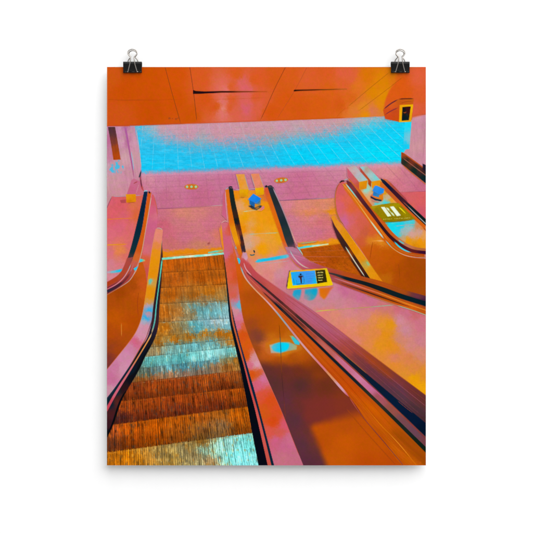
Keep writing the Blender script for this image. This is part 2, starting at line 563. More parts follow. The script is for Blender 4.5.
# the round housing at the right
ceil_.poly([(420, 66), (404, 76)] + cr([(398, 80), (391, 88), (386, 98), (384, 108), (385, 116)]) + [(398, 121), (427, 114.2), (427, 66)],
           field([(392, 95, '#de5c14'), (400, 82, '#e05c10'), (405, 95, '#dd5a10'), (418, 78, '#e2603a'), (420, 98, '#de5c28'), (414, 108, '#dd5e40'), (423, 110, '#dc5c38'), (388, 108, '#dc5a24')], seed=23, warp=1.0), .6, 2.6)
for P, w, c in [([(165, 67), (172, 93), (180, 121), (180.5, 124)], .7, '#6c3a18'), ([(189.8, 67), (193.5, 92), (197, 123)], .7, '#5a3020'),
                ([(285.6, 67), (275, 88), (267, 106), (260, 121.2)], .8, '#7a3614'), ([(307, 67), (295, 90), (276, 120.5)], .6, '#a84a26'),
                ([(391, 71), (370, 88), (347, 107.5)], .6, '#8a5010'), ([(404, 76), (385, 91), (357, 112)], .6, '#94520c'), ([(346, 107.5), (340, 113), (336, 118)], .5, '#b85010'),
                ([(107, 99.5), (150, 100), (186, 99)], .55, '#b8480a'), ([(112, 100.2), (130, 100.3), (145, 99.8)], .6, '#a04414'), ([(180, 94.5), (192, 94)], .6, '#b8480a'),
                ([(200, 99.8), (206, 99.3)], 1.0, '#b05020'), ([(207, 99.5), (235, 98.8), (267, 97.5)], .5, '#c45424'), ([(267, 91.5), (290, 90.8)], .6, '#b85014'),
                ([(294, 97), (330, 96)], .5, '#c8580e'), ([(347, 88.3), (384, 88)], .5, '#b86808'), ([(107, 126), (150, 124.7), (187, 123.3)], 1.1, '#c04a28'),
                ([(187, 123.2), (230, 121.8), (267, 120.4)], 1, '#cc5430'), ([(267, 120.4), (310, 118.8), (347, 117.4)], .9, '#c8540e'), ([(347, 117.4), (384, 115.6)], .9, '#d87410'),
                ([(411, 115.4), (426, 114.2)], .9, '#b84c30'), ([(107.5, 67), (107.5, 126)], .8, '#d87038'), ([(115, 67.4), (420, 67.4)], .7, '#d0703a')]:
    ceil_.line(P, w * .85, c)
for (bx, by, br) in ((169.5, 118.3, 1.3), (176, 119, 1.2), (178, 118.2, .8), (172.5, 118.5, .7)):
    ceil_.poly([(bx + br * math.cos(a), by + br * .8 * math.sin(a)) for a in np.linspace(0, 6.28, 12)[:-1]], '#a8481a')
ceil_.poly([(193, 90), (196, 91), (205, 91.4), (222, 91), (267, 91.2), (267, 92), (222, 92.8), (205, 93.6), (197, 94), (193, 94)],
           field([(194, 92, '#200c10'), (205, 92.5, '#180814'), (225, 92, '#3a1408'), (245, 92, '#7a3410'), (265, 91.6, '#b85018')], warp=0))
for bx in (199.5, 202.5, 207.5):
    ceil_.line([(bx, 91.4), (bx + .8, 93.6)], .7, '#b06048')
ceil_.poly([(293.5, 90.5), (294.5, 89.6), (347, 88.6), (347, 89.5), (297, 91.2), (294, 91.5)], field([(294, 90.5, '#2a1008'), (310, 90, '#5a2408'), (330, 89.5, '#7a4010'), (346, 89, '#b06020')], warp=0))

# ---- the yellow-framed box under the ceiling
cam_ = Part('printed_camera_box')
cam_.poly([(383, 110), (397, 99.5), (414, 98.5), (413, 105), (412, 120), (399, 122), (385, 119)],
          field([(388, 112, '#d4501c'), (394, 112, '#c8481c'), (390, 117, '#d04818'), (397, 118, '#cc4c10'), (400, 101, '#c85a14'), (410, 101, '#c86010'), (392, 105, '#dc5c20')], warp=.6))
cam_.line([(383.2, 109.5), (391, 103.5), (398.5, 99.2)], 1.3, '#5a2434')
cam_.line([(398, 99.3), (404, 98.8), (414, 98.7)], 1.4, '#6a2c18')
cam_.line([(384.3, 115.2), (391, 111), (398.5, 107.5)], 1.1, '#7a2c3c')
cam_.line([(399.5, 103.8), (406, 101.8), (412.5, 101.5)], .8, '#a04810')
fr = Part('box_frame', cam_)
fr.poly([(399.6, 105), (413.3, 104.3), (411.3, 121.8), (398.8, 122.4)], field([(400, 106, '#eea408'), (412, 106, '#f0b404'), (400, 121, '#f4b000'), (411, 121, '#e89c10')], warp=.4))
scr = Part('box_window', cam_)
scr.poly([(402.3, 107), (410.8, 106.4), (408.9, 120.3), (401.6, 120.8)], field([(403, 109, '#0c1418'), (408, 108, '#3a1010'), (408, 113, '#401414'), (404, 118, '#061c20'), (407, 119, '#0c2024')], warp=.5))
scr.line([(403, 112.2), (405, 112.8), (406.5, 111.5)], 1.0, '#a84818')
scr.line([(406, 113), (407.5, 116), (408.3, 117)], 1.1, '#0a2a30')

# ---- pillar at the left ---------------------------------------------
pil = Part('printed_pillar')
pil.poly([(106, 126.5), (134.7, 126), (138.5, 147), (141.3, 170), (142.5, 195), (112, 196.5), (106, 209)],
         field([(109, 140, '#c06a98'), (110, 155, '#c87ca0'), (119, 130, '#cc90b8'), (121, 142, '#d09cb0'), (126, 128, '#b868a4'), (128, 142, '#bc709c'), (130, 130, '#cc98a8'), (133, 142, '#d09cb0'), (125, 158, '#d0a0a8'),
                (136, 160, '#d09aa8'), (110, 180, '#cf98a4'), (118, 182, '#d094a4'), (109, 198, '#c88c9a'), (128, 172, '#cc8ca4'), (120, 192, '#d0909c'), (138, 185, '#cc86a0'), (112, 170, '#c8a0b0')],
               seed=31, warp=1.0, streak=(.06, 1.42, 12, 1.2), tint=.04), .7)


def splash(X, Y):
    b = field([(112, 172, '#cc96a8'), (122, 170, '#cc98a8')], seed=31)(X, Y)
    m = ss(.45, .62, fbm(X / 2.2, Y / 3.2, 71) + .22 - .28 * np.hypot((X - 115.5) / 7, (Y - 167.5) / 6.5))
    return mixc(b, '#38c4ee', m * .85)


pil.poly([(116 + 8.5 * math.cos(a) * (1 + .2 * math.sin(3 * a)), 167.5 + 7 * math.sin(a) * (1 + .2 * math.cos(5 * a))) for a in np.linspace(0, 6.283, 40)[:-1]], splash, .5)
pil.line([(125.2, 127), (129, 148), (132.5, 168), (134, 179)], [2.2, 1.8, 1.5, 1], field([(126, 130, '#b25ca0'), (131, 160, '#b05c94'), (134, 178, '#b86890')]))
pil.line([(131, 150), (133, 163), (133.8, 172)], .8, '#7cc4dc')
pil.line([(136, 128), (139, 148), (141.5, 170)], .9, '#d8a4a4')
pan = Part('picture_panel', pil)
pan.poly([(107.9, 127), (115.2, 126.8), (117.8, 142), (120.8, 159.6), (113.4, 160), (111, 144)],
         field([(110, 130, '#503038'), (114, 132, '#5a3238'), (113, 142, '#7a3a30'), (115, 148, '#a04418'), (117, 155, '#b84a0c'), (115, 158, '#b2440c')], warp=.8, streak=(.1, 1.4, 10, 1)))
post0 = Part('printed_slanted_post')
post0.poly([(131.5, 180), (134, 178.5), (139.5, 181), (143, 191.5), (143.2, 195.5), (126.5, 195)],
           field([(133, 183, '#cc6c94'), (131, 190, '#c9608a'), (138, 190, '#cc6690'), (141, 192, '#d27080')], seed=33))
post0.line([(133.5, 183.8), (136, 182.3), (138, 181.6)], 1.0, '#a83c3c')
post0.line([(139.2, 183), (137.8, 188), (136, 194)], .6, '#d8a0a8')
post0.line([(141.3, 169.5), (140.3, 176), (141.6, 186), (144, 192)], [1.6, 1.8, 2.0, 2.2], field([(141, 172, '#7a4a68'), (141, 180, '#a84860'), (142, 190, '#c04a50')]))
post0.line([(141.2, 171), (140, 175), (139, 178)], 1.5, '#2c3c4c')
post0.line([(140.8, 178.5), (141, 182), (141.8, 188)], .7, '#282838')
post0.line([(147, 176), (146.5, 184)], .6, '#a06888')

# ================================================================== left escalator
esc = Part('printed_escalator')
deckL = Part('deck', esc)
deckL.poly([(106, 210), (112, 196.3), (143, 195.2), (143, 200), (136, 232), (128, 262), (116, 282), (106, 290)],
           field([(113, 200, '#dc6070'), (120, 205, '#da5c66'), (130, 200, '#d85c5c'), (133, 205, '#e0724c'), (136, 215, '#e0683c'), (112, 215, '#e0606c'), (125, 215, '#de6274'), (120, 228, '#de6480'), (130, 228, '#de6a6c'),
                  (112, 235, '#e06a80'), (118, 252, '#e8844c'), (121, 249, '#e88848'), (128, 245, '#dd6a70'), (110, 252, '#dd7280'), (126, 256, '#e07068'), (110, 265, '#d88090'), (120, 265, '#dc7c80'), (112, 278, '#d88a98'), (117, 274, '#d8808c'), (109, 284, '#d87890')],
                 seed=35, warp=2.2, mot=.05, tint=.03))
deckL.line([(112.2, 196.6), (125, 196.2), (143, 195.2)], .8, '#a8a0b8')
deckL.line([(112, 196.5), (109, 203), (107, 208)], .8, '#8a4a5c')
deckL.line([(107, 219.4), (122, 218.6), (135, 218.2)], 1.0, '#e87c30')
deckL.line([(107, 245), (118, 244.6), (128, 244)], 1.3, field([(108, 245, '#e89820'), (127, 244, '#e88a28')]))
deckL.poly([(107, 271.5), (114, 270.5), (122.5, 268.8), (121.5, 271.8), (115, 273), (107, 273.3)], field([(120, 270, '#10c8f0'), (113, 272, '#70c0d4'), (108, 272, '#c0a0b0')], warp=1), .6, 1.2)
blk = Part('yellow_block', esc)
blk.poly([(125.8, 194.3), (136, 194), (136.2, 202), (126.4, 202.8)], field([(128, 196, '#e89a10'), (134, 200, '#e58e08'), (130, 202, '#d87c08')], warp=.5))
blk.line([(126.5, 202.8), (131, 202.7), (136, 202)], .7, '#a84c28')
deckL.poly([(120, 200), (126, 199.5), (126, 203), (121, 203)], '#b44a50')

side = Part('side_panel', esc)
side.poly([(106, 293), (118, 287.5)] + cr([(126, 283), (132, 278), (137, 270), (141, 258), (144.5, 240)]) + [(147, 262), (147, 285), (144.5, 307)] + cr([(141, 320.5), (135, 334), (124, 349), (107, 371)]),
          field([(110, 300, '#b04c08'), (120, 293, '#a44404'), (132, 285, '#ac4a08'), (141, 270, '#c85a10'), (144, 285, '#cc5618'), (143, 295, '#cc5c10'), (138, 300, '#b84e08'), (128, 305, '#b45006'), (115, 318, '#c45604'), (124, 325, '#c05404'),
                 (132, 322, '#b84c04'), (110, 335, '#b84c08'), (125, 338, '#b24c0c'), (112, 348, '#9c401c'), (108, 358, '#84342c'), (110, 366, '#7c3430'), (118, 350, '#a84410'), (108, 342, '#a84410')],
                seed=37, warp=2.0, ws=6, mot=.05), 1.0)
side.line([(121.3, 322), (121.5, 330), (121.6, 337)], .9, '#dc8830')
side.line([(139, 290), (137.5, 303), (138.5, 318)], .7, '#a03c10')
skp = Part('skirt_panel', esc)
skp.poly([(151.8, 194.5), (153.5, 194.5), (156.5, 206), (157.6, 217), (157, 232), (153, 252), (149, 275), (146.8, 284), (145.5, 272), (141.5, 258), (146, 229)],
         field([(153, 200, '#d8586c'), (153, 212, '#d45c84'), (152, 225, '#cf5f8c'), (148, 240, '#cf6480'), (149, 250, '#d86c7c'), (146.5, 262, '#dd6038'), (147, 272, '#cc5450'), (155, 215, '#d87088')], seed=39, warp=.8))
skp.line([(153.6, 194.8), (156.4, 206), (157.6, 217)], .8, '#c86040')
skp.line([(157.5, 217), (157, 226)], 1.0, '#d8a498')
skp.poly([(139.8, 258.5), (144.5, 259.5), (145.5, 261), (139.5, 262.5)], field([(141, 260, '#28d8e8'), (145, 261, '#e8b048')], warp=.3))

strip = Part('skirt_strip', esc)
SL = cr([(155.8, 228.5), (152, 249), (149, 270), (146.5, 290), (143.7, 307), (140.7, 320.5), (134.7, 334), (123.5, 349), (108, 368), (106, 371)])
SR = cr([(163, 230), (160.5, 258), (157, 283), (153.5, 307), (152, 320), (147.5, 337), (140.7, 347.5), (129.5, 366), (116, 386), (106, 399)])
strip.poly(SL + SR[::-1],
           field([(159, 231, '#e88c70'), (158, 238, '#e88878'), (157, 246, '#e88848'), (156, 252, '#ea9218'), (153, 262, '#ea940c'), (152, 275, '#e89008'), (151, 282, '#d0a050'), (149, 290, '#e8920c'), (150, 296, '#e8900c'), (147, 302, '#dc9840'),
                  (148, 306, '#b8a0b8'), (149, 310, '#20b8f0'), (148, 314, '#d890a0'), (146, 317.5, '#18b4f0'), (144, 321, '#a8b0c0'), (141, 325, '#d894b4'), (146, 327, '#d890a8'), (140, 335, '#d890ac'), (135, 342, '#d46488'), (130, 347, '#d080a8'), (125, 356, '#d488b0'), (117, 367, '#d078a8'),
                  (122, 368, '#d490b0'), (110, 378, '#cc70a0'), (110, 392, '#cc90a8')], p=4, seed=41, warp=1.2, ws=3, tint=.03), .7)
strip.poly([(149, 279.5), (151.5, 278.5), (153, 281), (151, 284.5), (148.5, 284.5)], field([(150, 281, '#50d0d0'), (152, 283, '#d8a860')], warp=1, ws=1.5), .6, 1.4)
strip.line(SL[::3], .7, field([(155, 230, '#e0906c'), (147, 290, '#e89a20'), (141, 320, '#d88050'), (124, 349, '#d8702c'), (108, 368, '#c85828')]))
strip.line([(156, 228.4), (159.5, 228.2), (163, 230)], .9, '#c0b8a8')
strip.line(SR[2:28:3], .9, field([(163, 232, '#909890'), (160, 262, '#8a6850'), (155, 296, '#58302c')]))

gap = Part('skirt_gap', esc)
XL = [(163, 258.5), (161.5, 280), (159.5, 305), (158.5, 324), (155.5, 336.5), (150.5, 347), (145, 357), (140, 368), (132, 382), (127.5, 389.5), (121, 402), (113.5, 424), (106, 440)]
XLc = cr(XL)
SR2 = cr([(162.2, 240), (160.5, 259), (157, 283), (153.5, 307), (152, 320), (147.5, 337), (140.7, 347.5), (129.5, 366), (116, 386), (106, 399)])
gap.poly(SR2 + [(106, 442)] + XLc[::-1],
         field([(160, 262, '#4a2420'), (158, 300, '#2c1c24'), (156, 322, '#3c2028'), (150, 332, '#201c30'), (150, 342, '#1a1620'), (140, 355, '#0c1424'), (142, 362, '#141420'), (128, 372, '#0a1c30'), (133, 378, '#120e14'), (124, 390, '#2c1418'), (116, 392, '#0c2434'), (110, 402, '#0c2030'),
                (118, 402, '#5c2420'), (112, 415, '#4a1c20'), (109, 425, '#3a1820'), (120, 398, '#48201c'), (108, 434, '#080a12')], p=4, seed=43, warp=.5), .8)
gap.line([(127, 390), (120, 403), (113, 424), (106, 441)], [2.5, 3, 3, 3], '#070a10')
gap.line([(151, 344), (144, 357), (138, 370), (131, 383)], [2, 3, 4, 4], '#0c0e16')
gap.line([(162.3, 258.5), (159.6, 280), (156.4, 305), (154.8, 321), (151.5, 334)], [1.6, 1.4, 1.3, 1.6, 1.5], field([(162, 260, '#60e0c0'), (159, 285, '#50c0b0'), (156, 310, '#58c8c0'), (154, 324, '#58b4ac'), (152, 333, '#c8a878')]))
gap.line([(152.3, 332), (149.5, 338), (144, 347.5), (137, 359), (129, 372), (119.5, 387), (113, 398), (106, 411)], [1.2, 1.5, 1.5, 1.6, 2, 2.6, 2.8, 3], field([(151, 335, '#e0b070'), (146, 344, '#e89848'), (138, 358, '#dc8450'), (129, 372, '#d86c78'), (118, 389, '#d86480'), (108, 407, '#cc4458')]))
gap.line([(152, 320), (148.8, 330), (146, 338), (140, 348.5), (129, 367.5), (116, 387.5), (106, 400)], .9, field([(152, 320, '#6a3040'), (140, 348, '#a85820'), (120, 380, '#103048')]))

# ---- left handrail
hr = Part('handrail', esc)
hr.poly(cr([(144, 191.5), (140, 210), (136, 227), (131.5, 245), (127.5, 258), (123, 268)]) + cr([(130, 268), (134, 257), (138.5, 243), (142.3, 227), (145, 210), (147.8, 191.5)]),
        field([(145, 195, '#0a2848'), (142, 210, '#06223c'), (139, 228, '#06283c'), (136, 240, '#0a2c3c'), (133, 250, '#103038'), (131, 258, '#3c3438'), (128, 265, '#a04438')], warp=.5))
hr.poly(cr([(127, 258), (123.5, 267), (118, 275), (107, 282)]) + cr([(107, 287), (116, 282), (123, 275), (130, 265), (133, 257)]),
        field([(128, 262, '#b44a3c'), (122, 272, '#b8462c'), (112, 281, '#b4401c'), (131, 260, '#a04a48'), (108, 284, '#b03c18')], warp=.5))
hr.poly(cr([(107, 287), (116, 282), (123, 275.5), (130, 265), (133.5, 256), (137, 246), (142.3, 227), (147.8, 192)]) + cr([(151.5, 192.5), (146, 227), (141, 256), (135.5, 271), (129.5, 280.5), (119, 287.5), (107, 294.5)]),
        field([(149, 197, '#d85c18'), (146, 215, '#d8600c'), (143, 232, '#d45c10'), (140, 248, '#d45818'), (137, 258, '#d86828'), (132, 270, '#b84c38'), (124, 280, '#a84038'), (112, 288, '#8c3038'), (134, 264, '#c86050')], warp=.5))
hr.line([(107, 291.8), (116, 287), (124, 281), (130, 273), (134, 263)], [3, 3, 2.4, 1.8, 1], field([(108, 292, '#302838'), (118, 286, '#482030'), (126, 279, '#7c3034'), (133, 266, '#c86870')]))
hr.line([(107, 289.3), (116, 284.5), (123, 278.5), (128, 271), (131.5, 263)], [1.0, 1.1, 1.1, 1.0, .8], field([(108, 289, '#dc7890'), (118, 283, '#dc8898'), (126, 274, '#d8a0a8'), (131, 264, '#98c8d0')]))
hr.line([(151.6, 195), (149, 211), (146, 228), (141.5, 253), (136.5, 268), (131.5, 278), (125, 284), (107, 294.8)], [.9, .8, .8, .9, .9, .9, .9, .9], field([(151, 197, '#c8c0b0'), (147, 220, '#d0b898'), (143, 245, '#c8b090'), (138, 264, '#d89890'), (130, 279, '#c8b0a8'), (110, 292, '#c07858')]))
hr.poly([(133.5, 268.5), (138, 265.8), (137, 269), (134.8, 271)], '#28ccec', .7)
hr.line([(143.6, 191.8), (145.5, 190.8), (148, 191.2)], 1.3, '#88c8d8')
hr.poly([(148.3, 192), (149.3, 191), (150.6, 192.5), (149.6, 194)], '#101828')
hr.line([(150, 194), (152.3, 194.3)], 1.0, '#a8c0d0')

# ---- left steps ------------------------------------------------------
XRc = cr([(223, 253.5), (225.5, 277), (227.5, 300), (229.5, 320), (232.5, 335), (236, 350), (239.5, 365), (243.3, 384), (247, 403.5), (251, 427), (255, 447), (259, 468)])
_xl = np.array(sorted(XLc, key=lambda p: p[1])); _xr = np.array(sorted(XRc, key=lambda p: p[1]))


def xl(y):
    y = np.asarray(y, float)
    r = np.interp(y, _xl[:, 1], _xl[:, 0])
    return np.where(y > 440, 106 - (y - 440) * .32, r)


def xr(y):
    return np.interp(y, _xr[:, 1], _xr[:, 0])


EDGES = [(258.7, 254.2), (273, 269.5), (288, 284.5), (304, 301), (322.3, 318.7), (337, 329.5), (347.5, 339.5), (357, 347), (369, 357.5), (383, 371), (401.5, 388), (425, 407), (453.5, 433.5), (484, 472)]
ST = [(170, 263, '#c45a0a'), (195, 262, '#be5608'), (215, 262, '#b85408'), (175, 280, '#bc5a10'), (200, 278, '#b85608'), (218, 280, '#b4580c'),
      (170, 295, '#c0600c'), (195, 295, '#b46414'), (210, 292, '#b86810'), (220, 297, '#a47434'), (205, 300, '#98784c'), (165, 312, '#b86414'), (178, 312, '#a86c2c'), (190, 314, '#968258'), (196, 308, '#6a9a98'), (203, 312, '#64b0b8'), (215, 306, '#78a4a4'), (215, 313, '#6ab4bc'), (225, 310, '#80b4b8'),
      (165, 328, '#b86810'), (178, 328, '#9c7c44'), (188, 328, '#849078'), (196, 326, '#50a8b4'), (205, 323, '#84c0cc'), (215, 322, '#a0bcc4'), (225, 322, '#90b8c0'), (197, 331, '#58a4b0'), (212, 328, '#68a4b0'), (226, 327, '#74b4c0'),
      (160, 342, '#a86414'), (175, 340, '#b86c10'), (190, 337, '#b87014'), (205, 334, '#c4740c'), (220, 333, '#c8700c'), (230, 335, '#c87008'), (180, 333, '#9c7c44'),
      (165, 350, '#8ca08c'), (155, 351, '#a48c60'), (180, 346, '#6cacac'), (195, 345, '#60a8b0'), (210, 342, '#64acb4'), (222, 341, '#948c68'), (232, 343, '#b87828'), (205, 338, '#a08c5c'), (170, 345, '#7ca090'), (215, 346, '#78bcbc'),
      (150, 362, '#58a8a4'), (165, 360, '#68bcb8'), (180, 358, '#5cbcbc'), (195, 357, '#7cd4d0'), (207, 355, '#90dcd8'), (220, 352, '#7ccccc'), (230, 350, '#68c0c0'), (170, 353, '#78b8b4'), (234, 354, '#70b4ac'),
      (143, 372, '#607868'), (155, 372, '#648c90'), (170, 369, '#5498a4'), (185, 367, '#4c98a8'), (200, 365, '#549cac'), (215, 361, '#60a0a8'), (228, 361, '#88845c'), (236, 361, '#a86c20'),
      (142, 379, '#a05820'), (155, 378, '#a86030'), (170, 375, '#a06c48'), (185, 373, '#987058'), (200, 371, '#907058'), (215, 367, '#a07450'), (228, 367, '#a86020'),
      (135, 388, '#8c3c14'), (160, 388, '#9c4410'), (185, 383, '#9c4414'), (210, 379, '#a44c14'), (235, 376, '#9c5018'), (140, 396, '#943e10'), (180, 392, '#983f10'), (225, 386, '#943e10'),
      (125, 406, '#a84810'), (120, 416, '#682c20'), (150, 405, '#a0440e'), (150, 416, '#8a3614'), (185, 399, '#a0440e'), (180, 410, '#883616'), (215, 395, '#9e440c'), (215, 404, '#8c3814'), (240, 393, '#a84c08'), (243, 402, '#94400c'),
      (112, 430, '#b0501c'), (112, 444, '#84401c'), (130, 430, '#b85408'), (128, 442, '#a44808'), (155, 425, '#bc5804'), (155, 440, '#b05004'), (180, 420, '#b85a08'), (180, 436, '#ac5810'), (200, 417, '#b45c10'), (200, 428, '#a06428'), (222, 414, '#a45c14'), (222, 426, '#987040'), (240, 413, '#bc5c04'), (240, 424, '#b85c08'), (248, 428, '#b45808'),
      (110, 459, '#c8700c'), (125, 458, '#c87008'), (140, 460, '#bc7414'), (150, 458, '#b88030'), (160, 455, '#a88848'), (172, 458, '#b08c40'), (185, 450, '#a08c58'), (195, 455, '#a8905c'), (205, 450, '#88b098'), (212, 460, '#b4905c'), (220, 455, '#84bca8'), (228, 446, '#88c4b8'), (232, 455, '#78e0dc'), (242, 448, '#7ce8e4'), (250, 445, '#7ce4dc'), (245, 460, '#80e8e8'), (253, 460, '#84dcd8'),
      (200, 440, '#a06c24'), (215, 437, '#94703c'), (190, 444, '#988048')]


def step_fn(k):
    ea, eb = EDGES[k], EDGES[k + 1]

    def f(X, Y):
        a, b = xl(Y), xr(Y)
        ub = (X - a) / np.maximum(b - a, 1)
        u = (X - 115) / (1 + (Y - 259) * .0016) / 108
        s1 = fbm(u * 105, Y * .05 + k * 7.3, 400 + k, 2)          # grooves
        s2 = fbm(u * 45, Y * .16 + k * 3.1, 420 + k, 3)
        s3 = fbm(u * 90, Y * .35 + k * 9.7, 450, 2)
        if k >= 3:
            mg = 5.0 if k < 8 else 1.5
            sub = [q for q in ST if -mg < q[1] - np.interp((q[0] - float(xl(q[1]))) / float(xr(q[1]) - xl(q[1])), [0, 1], ea) and q[1] - np.interp((q[0] - float(xl(q[1]))) / float(xr(q[1]) - xl(q[1])), [0, 1], eb) < mg]
            sub = sub if len(sub) > 3 else ST
        else:
            sub = ST
        c = idw(sub, X + (s2 - .5) * 9 + (vn(X / .7, Y / .7, 443 + k) - .5) * 6, Y + (s1 - .5) * (4.5 if k < 8 else 5) + (vn(X / .7, Y / .7, 444 + k) - .5) * 6, 3.2, 3.0, 1, 1.4)
        if k in (9, 10, 11):
            yt = ea[0] + (ea[1] - ea[0]) * ub; yb_ = eb[0] + (eb[1] - eb[0]) * ub
            t = (Y - yt) / (yb_ - yt)
            c = c * (1.0 - .22 * ss(.3, 1.0, t))[:, None]
            c[:, 1] *= .96
        sat = .17 if k < 8 else .24
        c = c * (1 + (s1 - .5) * 2 * sat * 1.25 + (s2 - .5) * 2 * sat * .3)[:, None]
        # pitch of the ribs
        pitch = np.sin(u * math.pi * 2 * 66 + (vn(u * 30, Y * .02, 77) - .5) * 2.5)
        c = c * (1 + .15 * pitch * ss(300, 380, Y) * (.5 + vn(u * 40, Y * .06 + k, 78)))[:, None]
        c = c * (1 + (fbm(X / 14, Y / 5, 710 + k) - .5) * .30)[:, None]
        dk_ = ss(.60, .82, fbm(u * 170, Y * .16, 640 + k, 2))
        c = c * (1 + (vn(X / .6, Y / .9, 650) - .5) * .16)[:, None]
        c = c * (1 - (.45 if k in (9, 10, 11) else .26) * dk_ * ss(280, 420, Y))[:, None]
        # odd blue and rust flecks of the over-processed print
        fl = ss(.62, .8, fbm(u * 95, Y * .28, 470 + k, 2))
        c = mixc(c, '#3a4650', fl * (.3 if k > 8 else .16))
        fo = ss(.62, .82, fbm(u * 80, Y * .2, 490 + k, 2))
        c = mixc(c, '#d88418', fo * (.34 if k > 10 else .2))
        if k in (3, 4, 6, 7, 8, 12):
            fw = ss(.60, .85, fbm(u * 90, Y * .3, 520 + k, 2))
            c = mixc(c, np.clip(c * 1.25 + .12, 0, 1), fw * .6)
        if k in (7, 12):
            lm = ss(.42, .62, c[:, 2])
            c = np.clip(c * (1 + (.12 if k == 12 else .02) * lm)[:, None], 0, 1)
        if k == 7:
            bl = ss(.5, .68, vn(X / 4.5, Y / 9, 541)) * ss(30, 8, np.abs(X - 201)) * ss(9, 3, np.abs(Y - (355 - (X - 190) * .12)))
            c = mixc(c, '#b4f0ec', bl * .75)
        # the riser shows a touch darker just above the next lip
        yb2 = eb[0] + (eb[1] - eb[0]) * ub
        c = c * (1 - .16 * ss(1.6, .2, yb2 - Y))[:, None]
        return c
    return f


for k in range(len(EDGES) - 1):
    (la, ra), (lb, rb) = EDGES[k], EDGES[k + 1]
    st = Part('step', esc)
    xa, xb_, xc, xd = float(xl(la)), float(xr(ra)), float(xr(rb)), float(xl(lb))
    left = [(float(xl(y)), y) for y in np.linspace(lb, la, 6)]
    right = [(float(xr(y)), y) for y in np.linspace(ra, rb, 6)]
    st.poly(left + right, step_fn(k), .5)
    # edge highlight of the tread, printed into the lip's colour
    tc = {0: None, 1: '#d87818', 2: '#d88020', 3: '#c08848', 4: '#a8c4c0', 5: '#d08820', 6: '#a0b8a0', 7: '#a8e0d8', 8: '#3c98a0', 9: '#a88058', 10: '#cc6a14', 11: '#d0680c', 12: '#c89040'}[k]
    if tc:
        def lipf(X, Y, tc=tc, k=k):
            b = step_fn(k)(X, Y)
            m = ss(.3, .8, vn(X / .9, Y / 3, 600 + k)) * .6
            return mixc(b, tc, m)
        n = 60 if k > 8 else 30
        P = [(xa + (xb_ - xa) * t, la + (ra - la) * t + .6) for t in np.linspace(0, 1, n)]
        st.line(P, .9 if k < 9 else 1.2, lipf, smooth=False, step=.6)
    if k >= 8:
        # irregular comb teeth along the lip
        n = 170
        jit = np.random.RandomState(k).rand(n + 1)
        pts = [(xa + (xb_ - xa) * i / n, la + (ra - la) * i / n - (.1 if i % 2 else .4 + 1.3 * jit[i])) for i in range(n + 1)]
        st.poly(pts + [(xb_, ra + .4), (xa, la + .4)], lambda X, Y, k=k: step_fn(k)(X, Y + 1.2) * .97, .6)
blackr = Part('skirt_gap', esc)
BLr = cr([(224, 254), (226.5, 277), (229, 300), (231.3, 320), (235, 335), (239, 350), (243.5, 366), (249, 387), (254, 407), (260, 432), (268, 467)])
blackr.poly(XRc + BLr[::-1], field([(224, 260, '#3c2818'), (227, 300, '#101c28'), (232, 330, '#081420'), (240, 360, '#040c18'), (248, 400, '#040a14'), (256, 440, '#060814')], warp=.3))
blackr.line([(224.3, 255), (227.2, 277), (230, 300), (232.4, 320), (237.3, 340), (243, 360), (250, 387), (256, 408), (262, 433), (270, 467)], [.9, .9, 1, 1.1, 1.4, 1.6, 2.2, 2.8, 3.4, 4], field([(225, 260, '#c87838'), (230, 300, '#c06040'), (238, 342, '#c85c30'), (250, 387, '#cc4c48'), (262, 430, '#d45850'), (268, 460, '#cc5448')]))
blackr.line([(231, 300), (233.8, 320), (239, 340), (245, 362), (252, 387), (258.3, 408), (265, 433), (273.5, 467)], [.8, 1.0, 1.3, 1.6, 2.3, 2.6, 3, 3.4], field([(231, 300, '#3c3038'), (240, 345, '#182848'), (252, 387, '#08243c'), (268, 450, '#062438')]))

comb = Part('comb_plate', esc)
comb.poly([(161.8, 257.8), (180, 256), (205, 254.2), (223.8, 252.3), (224, 254.4), (205, 256.4), (180, 258.3), (162, 260)],
          field([(165, 259, '#78e0c8'), (180, 257, '#a8ecd8'), (190, 256.5, '#d8ecd0'), (200, 255.5, '#88ead8'), (208, 255, '#d0f4e8'), (215, 254, '#70e8dc'), (222, 253, '#98e4cc')], warp=1.2, mot=.1, ms=2), .6)
comb.line([(165, 256.6), (180, 255), (196, 253.4)], .8, '#e09048')
comb.poly([(208, 252), (215, 250.6), (223, 249.6), (223, 251.5), (208, 253.4)], field([(212, 251.5, '#70d0b0'), (220, 250.5, '#a8b870'), (216, 252, '#50d8d0')], warp=1, ws=1.5), .6)
comb.poly([(207.5, 243), (209.5, 242), (210, 243.6), (208.5, 244.6)], '#a04a44', .7)
comb.line([(166, 259.9), (190, 258), (222, 255)], .7, '#a86830')

